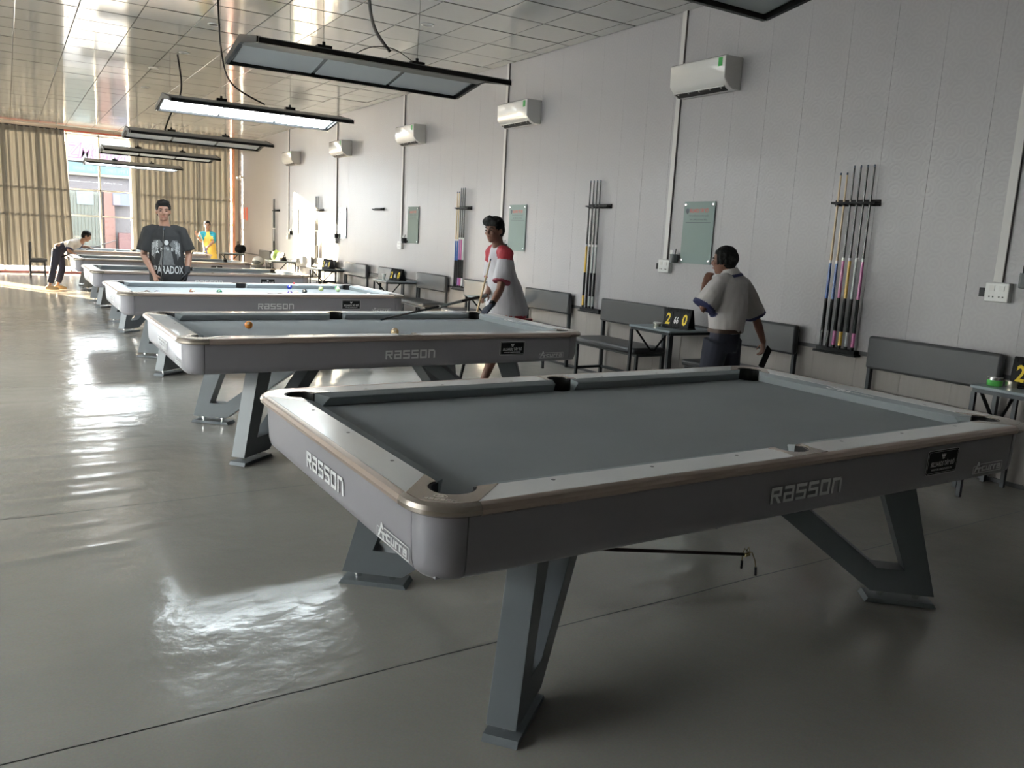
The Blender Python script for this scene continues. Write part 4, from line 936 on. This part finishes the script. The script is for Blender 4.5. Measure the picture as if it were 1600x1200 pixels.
    if pants:
        c = MB(); le = pants.get('len', 1.0); pr_ = pants.get('rad', (.098, .088, .07, .062)); top = J['hip']+spine.normalized()*pants.get('up', .07)
        c.tube([J['hip']-V((0, 0, .09)), J['hip']-V((0, 0, .02)), top], [(.15*S, .11*S), (.16*S, .118*S), (.150*S, .112*S)], 18, up=hax)
        for k in 'LR':
            hp_, kn, an = J['hp'+k], J['kn'+k], J['an'+k]; e = lerp(kn, an, min(1, le)*.96) if le > 0 else lerp(hp_, kn, 1+le)
            pts = [hp_+V((0, 0, .03)), lerp(hp_, kn, .5), kn, e] if le > 0 else [hp_+V((0, 0, .03)), lerp(hp_, e, .5), e]
            c.tube(pts, [pr_[0]*S, pr_[1]*S, pr_[2]*S, pr_[3]*S][:len(pts)], 14)
        me = remesh(c, max(vox, .009), 3, .004, 8); me.materials.append(pants['mat']); obj('trousers', me, t, -base)
    # hair
    h = MB(); 
    h.ball(hp(0, -.020, .045), (.086*S, .100*S, .088*S), 18, 0, hm_); h.ball(hp(0, -.045, .005), (.082*S, .072*S, .085*S), 16, 0, hm_)
    if hair in ('quiff', 'fringe'):
        h.tube([hp(-.06, .045, .095), hp(0, .062, .112), hp(.06, .045, .095)], [.026*S, .034*S, .026*S], 10)
    if hair == 'fringe':
        for x in (-.06, -.035, -.01, .015, .04, .062): h.tube([hp(x, .025, .108), hp(x*1.08, .068, .088), hp(x*1.12, .086-.5*abs(x)*abs(x)/.06, .050)], [.020*S, .017*S, .010*S], 8)
    if hair == 'bowl':
        for a in range(-140, 141, 28): h.tube([hp(.05*math.sin(R(a)), -.02-.05*math.cos(R(a))*1, .08), hp(.088*math.sin(R(a)), -.02-.09*math.cos(R(a)), .03), hp(.084*math.sin(R(a)), -.02-.086*math.cos(R(a)), -.03)], [.03*S, .022*S, .012*S], 8)
    me = remesh(h, .008, 2)
    # keep the face free
    inv = hm_.to_3x3().inverted()
    ns = [v.normal.copy() for v in me.vertices]
    for v, nn in zip(me.vertices, ns):
        l = inv @ (v.co-H)/S
        k = noise.noise(v.co*55)*.006
        lim = .062 if hair != 'fringe' else .044
        if l.y > .048 and l.z < lim and hair != 'x': v.co = H + hm_.to_3x3() @ (V((l.x, .048, l.z))*S)
        else: v.co = v.co + nn*k
    me.materials.append(HAIR); obj('hair', me, t, -base)
    if face:
        e = MB()
        for s_ in (-1, 1): e.ball(hp(.031*s_, .081, .008), (.0135*S, .006*S, .0052*S), 10, 0, hm_)
        e.build('eye', mat('eye_dark', (.03, .02, .018), .25), t, smooth=True, loc=-base)
        e = MB()
        for s_ in (-1, 1): e.tube([hp(.012*s_, .087, .028), hp(.034*s_, .084, .034), hp(.054*s_, .066, .029)], [.0035*S, .0042*S, .002*S], 6)
        e.build('eyebrow', HAIR, t, smooth=True, loc=-base)
        e = MB(); e.tube([hp(-.022, .079, -.056), hp(0, .089, -.053), hp(.022, .079, -.056)], [(.004*S, .004*S), (.0065*S, .006*S), (.004*S, .004*S)], 8); e.build('mouth', mat('lips', (.30, .11, .09), .45), t, smooth=True, loc=-base)
    if shoe:
        for k in 'LR':
            an = J['an'+k]; ft = J.get('ft'+k, F); c = MB()
            c.tube([an-ft*.075*S-V((0, 0, an.z-.03)), an-ft*.03*S-V((0, 0, an.z-.048)), an+ft*.07*S-V((0, 0, an.z-.045)), an+ft*.15*S-V((0, 0, an.z-.032)), an+ft*.19*S-V((0, 0, an.z-.022))], [(.034*S, .03), (.042*S, .046), (.05*S, .044), (.05*S, .032), (.034*S, .018)], 12, up=side)
            me = remesh(c, .008, 3); me.materials.append(shoe); obj('shoe', me, t, -base)
    return t, bo, (so2 if shirt else None), hp, base
def place_cue(kind, butt, tip, label, group=None):
    o = cue_copy(kind); butt = V(butt); tip = V(tip); d = tip-butt; L_ = d.length
    o.location = butt; o.rotation_euler = d.to_track_quat('Z', 'Y').to_euler(); o.scale = (1, 1, L_/1.46); tag(o, label, 'cue', group or 'cues held by players')
    if group is None and 'group' in o: pass
    return o
def project(sm, mb, d, off=.003):
    """push flat print geometry onto a shirt mesh along d"""
    bv = BVHTree.FromObject if 0 else None
    me = sm.data; tree = BVHTree.FromPolygons([v.co for v in me.vertices], [tuple(p.vertices) for p in me.polygons]); d = V(d).normalized(); out = []
    for v in mb.v:
        h = tree.ray_cast(V(v)-d*1.0, d, 3.0)
        out.append(tuple(h[0]-d*off) if h[0] is not None else None)
    keep = [f for f in mb.f if all(out[i] is not None for i in f)]; mb.m = [m for f, m in zip(mb.f, mb.m) if all(out[i] is not None for i in f)]
    mb.f = keep; mb.v = [o if o is not None else (0, 0, 0) for o in out]
def dense(poly, q, mb, mi=0, st=.02):
    """flat polygon cut into small triangles so it can follow cloth"""
    bm = bmesh.new(); vs = [bm.verts.new((a, b, 0)) for a, b in poly]; bm.faces.new(vs); bmesh.ops.triangulate(bm, faces=bm.faces)
    for _ in range(6):
        es = [e for e in bm.edges if e.calc_length() > st]
        if not es: break
        bmesh.ops.subdivide_edges(bm, edges=es, cuts=1); bmesh.ops.triangulate(bm, faces=bm.faces)
    bm.verts.index_update(); mb.addm([q @ v.co for v in bm.verts], [tuple(v.index for v in f.verts) for f in bm.faces], mi); bm.free()
# A: the man in the dark printed T-shirt between the third and fourth table
F_A = (-.15, -.99, 0)
shirtA = mat('shirt_charcoal', (.020, .020, .021), .9, bump=.1, bscale=400); printA = mat('print_grey', (.11, .113, .116), .9, var=.45, vscale=30); printW = mat('print_white', (.45, .455, .46), .9)
JA = dict(hip=(.585, 8.52, .90), neck=(.568, 8.50, 1.435), head=(.552, 8.47, 1.600), shL=(.745, 8.49, 1.385), shR=(.398, 8.52, 1.375), elL=(.832, 8.49, 1.115), elR=(.335, 8.52, 1.09), wrL=(.785, 8.38, .905), wrR=(.428, 8.40, .875),
          hpL=(.675, 8.51, .86), hpR=(.495, 8.53, .86), knL=(.69, 8.49, .47), knR=(.48, 8.5, .47), anL=(.70, 8.53, .085), anR=(.47, 8.53, .085))

t, bo, shm, hp, base = person('man in a charcoal printed T-shirt standing behind the third table with an upright cue', JA, F_A, (-.10, -.99, -.06), 1.0, .0075, SKIN,
    dict(mats=[shirtA], hem=.74, off=.04, rad=[(.198, .145), (.198, .14), (.19, .13), (.18, .115)], sleeve=.84, srad=(.080, .088), wr=.010), dict(mat=mat('trousers_black', (.02, .02, .022), .8)), 'quiff',
    hands={'L': ((-.25, -.10, -1), (-.8, .4, 0), (-.2, -1, 0), 24), 'R': ((.20, -.25, -.8), (.7, .5, .1), (.0, -1, .2), 55)}, shoe=M['blackp'])
q = frame_mx((.585, 8.1, 0), (1, 0, 0), (0, 0, 1)); Q = q @ Matrix.Translation((0, 0, 0))
pr = MB(); T2 = lambda x, z: q @ Matrix.Translation((x, z, 0))
vs, fs = text_poly('PARADOX', .125, sx=.55, bold=.003)
for f in fs: dense([(vs[i].x, vs[i].y) for i in f], T2(.005, .925), pr, 1, .03)
project(shm, pr, (0, 1, 0), .004); pr.build('shirt_lettering', [printA, printW], shm); pr = MB()
for wing in (-1, 1):
    dense([(wing*.03-.02, 1.22), (wing*.07-.02, 1.275), (wing*.125-.02, 1.27), (wing*.155-.02, 1.21), (wing*.15-.02, 1.12), (wing*.12-.02, 1.04), (wing*.11-.02, 1.13), (wing*.08-.02, 1.17)], q, pr, 0)
    for k in range(5):
        a = (wing*(.085+.014*k)-.02, 1.265-.006*k); dense([a, (a[0]+wing*.007, a[1]), (a[0]+wing*.012, a[1]-.10-.012*k), (a[0]+wing*.004, a[1]-.11-.012*k)], q, pr, 1, .03)
dense([(-.045, 1.20), (.005, 1.20), (.035, 1.13), (.06, 1.0), (.075, .985), (-.115, .985), (-.10, 1.0), (-.075, 1.13)], q, pr, 0)
dense([(-.02+.024*math.cos(a*.628), 1.245+.03*math.sin(a*.628)) for a in range(10)], q, pr, 1, .03)
for i, (ch, x, z) in enumerate((('A', -.115, 1.135), ('N', -.065, 1.165), ('G', -.012, 1.175), ('E', .042, 1.165), ('L', .09, 1.135))):
    vs, fs = text_poly(ch, .052, bold=.002)
    for f in fs: dense([(vs[i].x, vs[i].y) for i in f], T2(x, z), pr, 1, .03)
# the print lives in the shirt's local space
pr.v = [tuple(Vector(v)) for v in pr.v]
class _S: pass
project(shm, pr, (0, 1, 0), .004)
po = pr.build('shirt_figure', [printA, printW], shm)
g = MB(); hand(g, JA['wrL'], (-.25, -.10, -1), (-.8, .4, 0), (-.2, -1, 0), 24, 1.0); g.tube([V(JA['wrL'])+V((.01, .02, .07)), V(JA['wrL'])+V((0, 0, -.01))], [.034, .034], 10)
me = remesh(g, .006, 1); me.materials.append(mat('glove_black', (.015, .016, .02), .7)); obj('glove', me, t, -base)
bt = MB(); bt.tube([(.76, 8.37, 1.36), (.72, 8.33, 1.15), (.70, 8.34, .95)], .004, 6)
place_cue('u', (.438, 8.33, .012), (.532, 8.30, 1.414), 'dark cue with a purple grip held upright by the man in the printed T-shirt')
# B: the player leaning at the far right corner of the second table
jw = mat('jersey_white', (.42, .41, .44), .7, bump=.08, bscale=300); jr = mat('jersey_red', (.33, .022, .035), .7); jd = mat('jersey_maroon', (.20, .02, .04), .7)
JB = dict(hip=(3.09, 4.86, .865), neck=(2.925, 4.77, 1.425), head=(2.845, 4.74, 1.560), shL=(2.915, 4.62, 1.365), shR=(2.945, 4.94, 1.36), elL=(2.835, 4.55, 1.06), elR=(3.0, 5.0, 1.08), wrL=(2.688, 4.45, .895), wrR=(2.85, 4.82, .965),
          hpL=(3.05, 4.77, .84), hpR=(3.12, 4.95, .84), knL=(2.96, 4.78, .45), knR=(3.19, 4.96, .45), anL=(2.82, 4.80, .085), anR=(3.30, 4.95, .085), ftL=V((-.9, -.25, 0)).normalized(), ftR=V((-.9, -.3, 0)).normalized())
JB['elL'] = (2.83, 4.55, 1.03)
def pickB(c, J, n):
    if (c-J['shL']).length < .105 and c.z > J['shL'].z-.10 and c.x < J['shL'].x+.07: return 1
    if (c-J['shR']).length < .105 and c.z > J['shR'].z-.10: return 1
    for k in 'LR':
        e = lerp(J['sh'+k], J['el'+k], .80); d = (J['el'+k]-J['sh'+k]).normalized()
        if (c-e).dot(d) > -.012 and (c-e).length < .085 and c.z > .93: return 2
    if c.z < .768 and c.y < 5: return 1
    return 0
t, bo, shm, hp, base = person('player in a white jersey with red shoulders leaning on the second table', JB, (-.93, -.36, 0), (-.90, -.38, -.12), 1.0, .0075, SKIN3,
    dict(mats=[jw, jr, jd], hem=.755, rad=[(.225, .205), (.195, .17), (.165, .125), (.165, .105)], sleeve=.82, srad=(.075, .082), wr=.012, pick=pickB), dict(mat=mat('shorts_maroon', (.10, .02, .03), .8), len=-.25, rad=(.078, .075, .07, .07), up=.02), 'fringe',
    hands={'L': ((-.75, -.25, -.55), (-.25, -.1, -1), (-.2, .9, 0), 12), 'R': ((-.8, -.3, -.35), (0, .1, -1), (0, -.6, .7), 50)}, shoe=M['blackp'])
pr = MB(); q = frame_mx((3.16, 4.55, 1.14), (.45, -.0, 0), (-.25, 0, 1)); dense([(-.012, .0), (.012, 0), (.016, .13), (-.016, .13)], q, pr, 0, .02)
for x in (-.045, -.02, .012, .035): dense([(x, .15), (x+.014, .15), (x+.016, .185), (x+.002, .185)], q, pr, 0, .02)
project(shm, pr, (-.1, 1, 0), .003); pr.build('jersey_number', [jd], shm)
g = MB(); hand(g, JB['wrL'], (-.75, -.25, -.55), (-.25, -.1, -1), (-.2, .9, 0), 12, 1.03); me = remesh(g, .006, 1); me.materials.append(mat('glove_navy', (.02, .025, .045), .7)); obj('glove', me, t, -base)
w = MB(); w.tube([V(JB['wrL'])+V((.018, .010, .022)), V(JB['wrL'])+V((.002, .001, .002))], .031, 12); w.build('wrist_band', M['blackp'], t, smooth=True, sharp=40, loc=-base)
place_cue('g', (2.84, 4.80, .955), (1.50, 4.16, .800), 'dark cue held over the second table by the player in red and white')
place_cue('b', (2.50, 4.72, .010), (2.80, 4.70, 1.30), 'wooden cue with a blue grip standing beside the player in red and white')
# C: the schoolboy walking along the benches, seen from behind
sc_ = mat('school_shirt', (.42, .40, .395), .75, bump=.08, bscale=200); nv = mat('navy_trim', (.02, .025, .09), .7)
JC = dict(hip=(3.725, 2.60, .80), neck=(3.715, 2.59, 1.315), head=(3.665, 2.63, 1.405), shL=(3.585, 2.56, 1.245), shR=(3.885, 2.62, 1.235), elL=(3.455, 2.60, 1.04), elR=(4.055, 2.60, .965), wrL=(3.60, 2.74, 1.235), wrR=(4.15, 2.58, .775),
          hpL=(3.645, 2.60, .77), hpR=(3.80, 2.63, .77), knL=(3.63, 2.66, .42), knR=(3.80, 2.58, .42), anL=(3.62, 2.70, .08), anR=(3.81, 2.48, .08))
def pickC(c, J, n):
    for k in 'LR':
        e = lerp(J['sh'+k], J['el'+k], .86); d = (J['el'+k]-J['sh'+k]).normalized()
        if (c-e).dot(d) > -.006 and (c-e).length < .12: return 1
    return 0
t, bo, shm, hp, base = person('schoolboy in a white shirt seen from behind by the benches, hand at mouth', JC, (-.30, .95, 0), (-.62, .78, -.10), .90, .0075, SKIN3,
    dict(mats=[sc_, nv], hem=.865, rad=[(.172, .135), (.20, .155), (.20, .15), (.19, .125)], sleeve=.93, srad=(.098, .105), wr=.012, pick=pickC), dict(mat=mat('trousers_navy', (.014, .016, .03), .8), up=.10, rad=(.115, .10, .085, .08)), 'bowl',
    hands={'L': ((.55, .1, .80), (.6, .3, -.3), (.6, -.5, .3), 34), 'R': ((.02, .05, -1), (-.8, .3, 0), (-.2, .9, 0), 35)}, shoe=M['blackp'], face=True)
bl = MB(); bl.tube([(3.7245, 2.60, .862), (3.7243, 2.60, .892)], [(.168, .128), (.166, .126)], 20, up=(.95, .30, 0)); bl.build('belt', mat('belt_brown', (.05, .025, .015), .5), t, smooth=True, loc=-base)
cl = MB(); n_ = V(JC['neck']); cl.tube([n_+V((0, 0, -.045)), n_+V((-.008, .008, .012)), n_+V((-.012, .012, .034))], [(.108, .098), (.074, .072), (.064, .062)], 18, up=(1, 0, 0)); cl.build('collar', sc_, t, smooth=True, loc=-base)
cl = MB(); cl.tube([n_+V((0, 0, -.034)), n_+V((-.004, .004, -.012))], [(.104, .096), (.092, .086)], 18, up=(1, 0, 0)); cl.build('collar_stripe', nv, t, smooth=True, loc=-base)
ph = thing('phone', 'black phone in the lowered hand of the schoolboy', 'phone', (4.172, 2.565, .655), R(20)); m = MB(); m.box((-.038, -.006, -.085), (.038, .004, .075)); m.build('phone_case', M['blackp'], ph, bevel=.004); m = MB(); m.box((-.03, .0045, -.075), (.03, .0055, .065)); m.build('screen', mat('screen_dark', (.02, .02, .03), .1), ph); ph.rotation_euler = (R(5), R(28), R(15)); ph.scale = (1.15, 1.3, 1.15)
# D: the bending player at the far left
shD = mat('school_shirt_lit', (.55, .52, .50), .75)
JD = dict(hip=(-.125, 17.20, .85), neck=(.275, 17.20, .985), head=(.385, 17.20, 1.105), shL=(.17, 17.36, .975), shR=(.085, 17.04, .965), elL=(.33, 17.40, .885), elR=(.035, 17.00, .81), wrL=(.43, 17.34, .885), wrR=(.095, 17.03, .765),
          hpL=(-.13, 17.29, .80), hpR=(-.16, 17.11, .80), knL=(-.075, 17.30, .44), knR=(-.245, 17.10, .42), anL=(-.18, 17.30, .085), anR=(-.33, 17.10, .085), ftL=V((.95, -.2, 0)), ftR=V((.95, -.2, 0)))
person('boy in a white shirt and dark trousers bending over the farthest table to shoot', JD, (.35, 0, -.9), (.80, -.12, -.42), .93, .010, SKIN2,
    dict(mats=[shD, nv], hem=.5, hempt=(-.03, 17.20, .88), rad=[(.15, .105), (.15, .105), (.155, .11), (.16, .105)], sleeve=.80, srad=(.072, .078), wr=.006, pick=lambda c, J, n: 1 if any((c-lerp(J['sh'+k], J['el'+k], .72)).dot((J['el'+k]-J['sh'+k]).normalized()) > -.01 and (c-lerp(J['sh'+k], J['el'+k], .8)).length < .10 for k in 'LR') else 0),
    dict(mat=mat('trousers_navy2', (.022, .024, .045), .8), up=.13, rad=(.10, .085, .07, .068), len=.86), 'short', hands={'L': ((.9, -.1, -.3), (0, 0, -1), (0, -1, .2), 12), 'R': ((.7, 0, -.2), (0, .3, -1), (0, 1, .3), 55)}, shoe=mat('shoe_tan', (.42, .30, .16), .7), face=False)
place_cue('w', (-.262, 17.07, .612), (.985, 17.48, 1.050), 'pale cue in the hands of the boy bending over the farthest table')
# E: the child in yellow and teal at the curtains
ye = mat('jersey_yellow', (.72, .50, .10), .7, var=.2, vscale=9); te = mat('jersey_teal', (.02, .28, .38), .7)
JE = dict(hip=(3.20, 19.08, .82), neck=(3.14, 19.05, 1.315), head=(3.128, 19.02, 1.452), shL=(3.275, 19.04, 1.255), shR=(2.995, 19.05, 1.25), elL=(3.235, 18.93, 1.06), elR=(2.965, 18.96, 1.075), wrL=(3.09, 18.86, .93), wrR=(2.868, 18.90, 1.20),
          hpL=(3.27, 19.08, .78), hpR=(3.12, 19.08, .78), knL=(3.28, 19.05, .42), knR=(3.10, 19.05, .42), anL=(3.29, 19.09, .08), anR=(3.09, 19.09, .08))
person('child in a yellow jersey with teal sleeves by the curtains, one hand raised', JE, (-.2, -.98, 0), (-.18, -.98, -.05), .90, .010, SKIN2,
    dict(mats=[ye, te], hem=.62, rad=[(.175, .13), (.17, .125), (.165, .12), (.16, .11)], sleeve=.80, srad=(.075, .08), wr=.008, pick=lambda c, J, n: 1 if min((c-J['shL']).length, (c-J['shR']).length) < .12 or any((c-lerp(J['sh'+k], J['el'+k], .5)).length < .13 and abs(c.x-3.14) > .10 for k in 'LR') else 0),
    dict(mat=mat('shorts_grey', (.12, .12, .13), .8), len=-.2), 'short', hands={'L': ((-.5, -.2, -.8), (.3, .5, .2), (0, -1, 0), 50), 'R': ((-.3, -.1, .9), (0, -1, 0), (1, 0, .2), 8)}, shoe=M['blackp'])
place_cue('b', (3.14, 18.82, .60), (2.90, 18.85, 1.34), 'short cue end with a wooden shaft in the hand of the child in yellow')

bpy.data.scenes.remove(WORK)
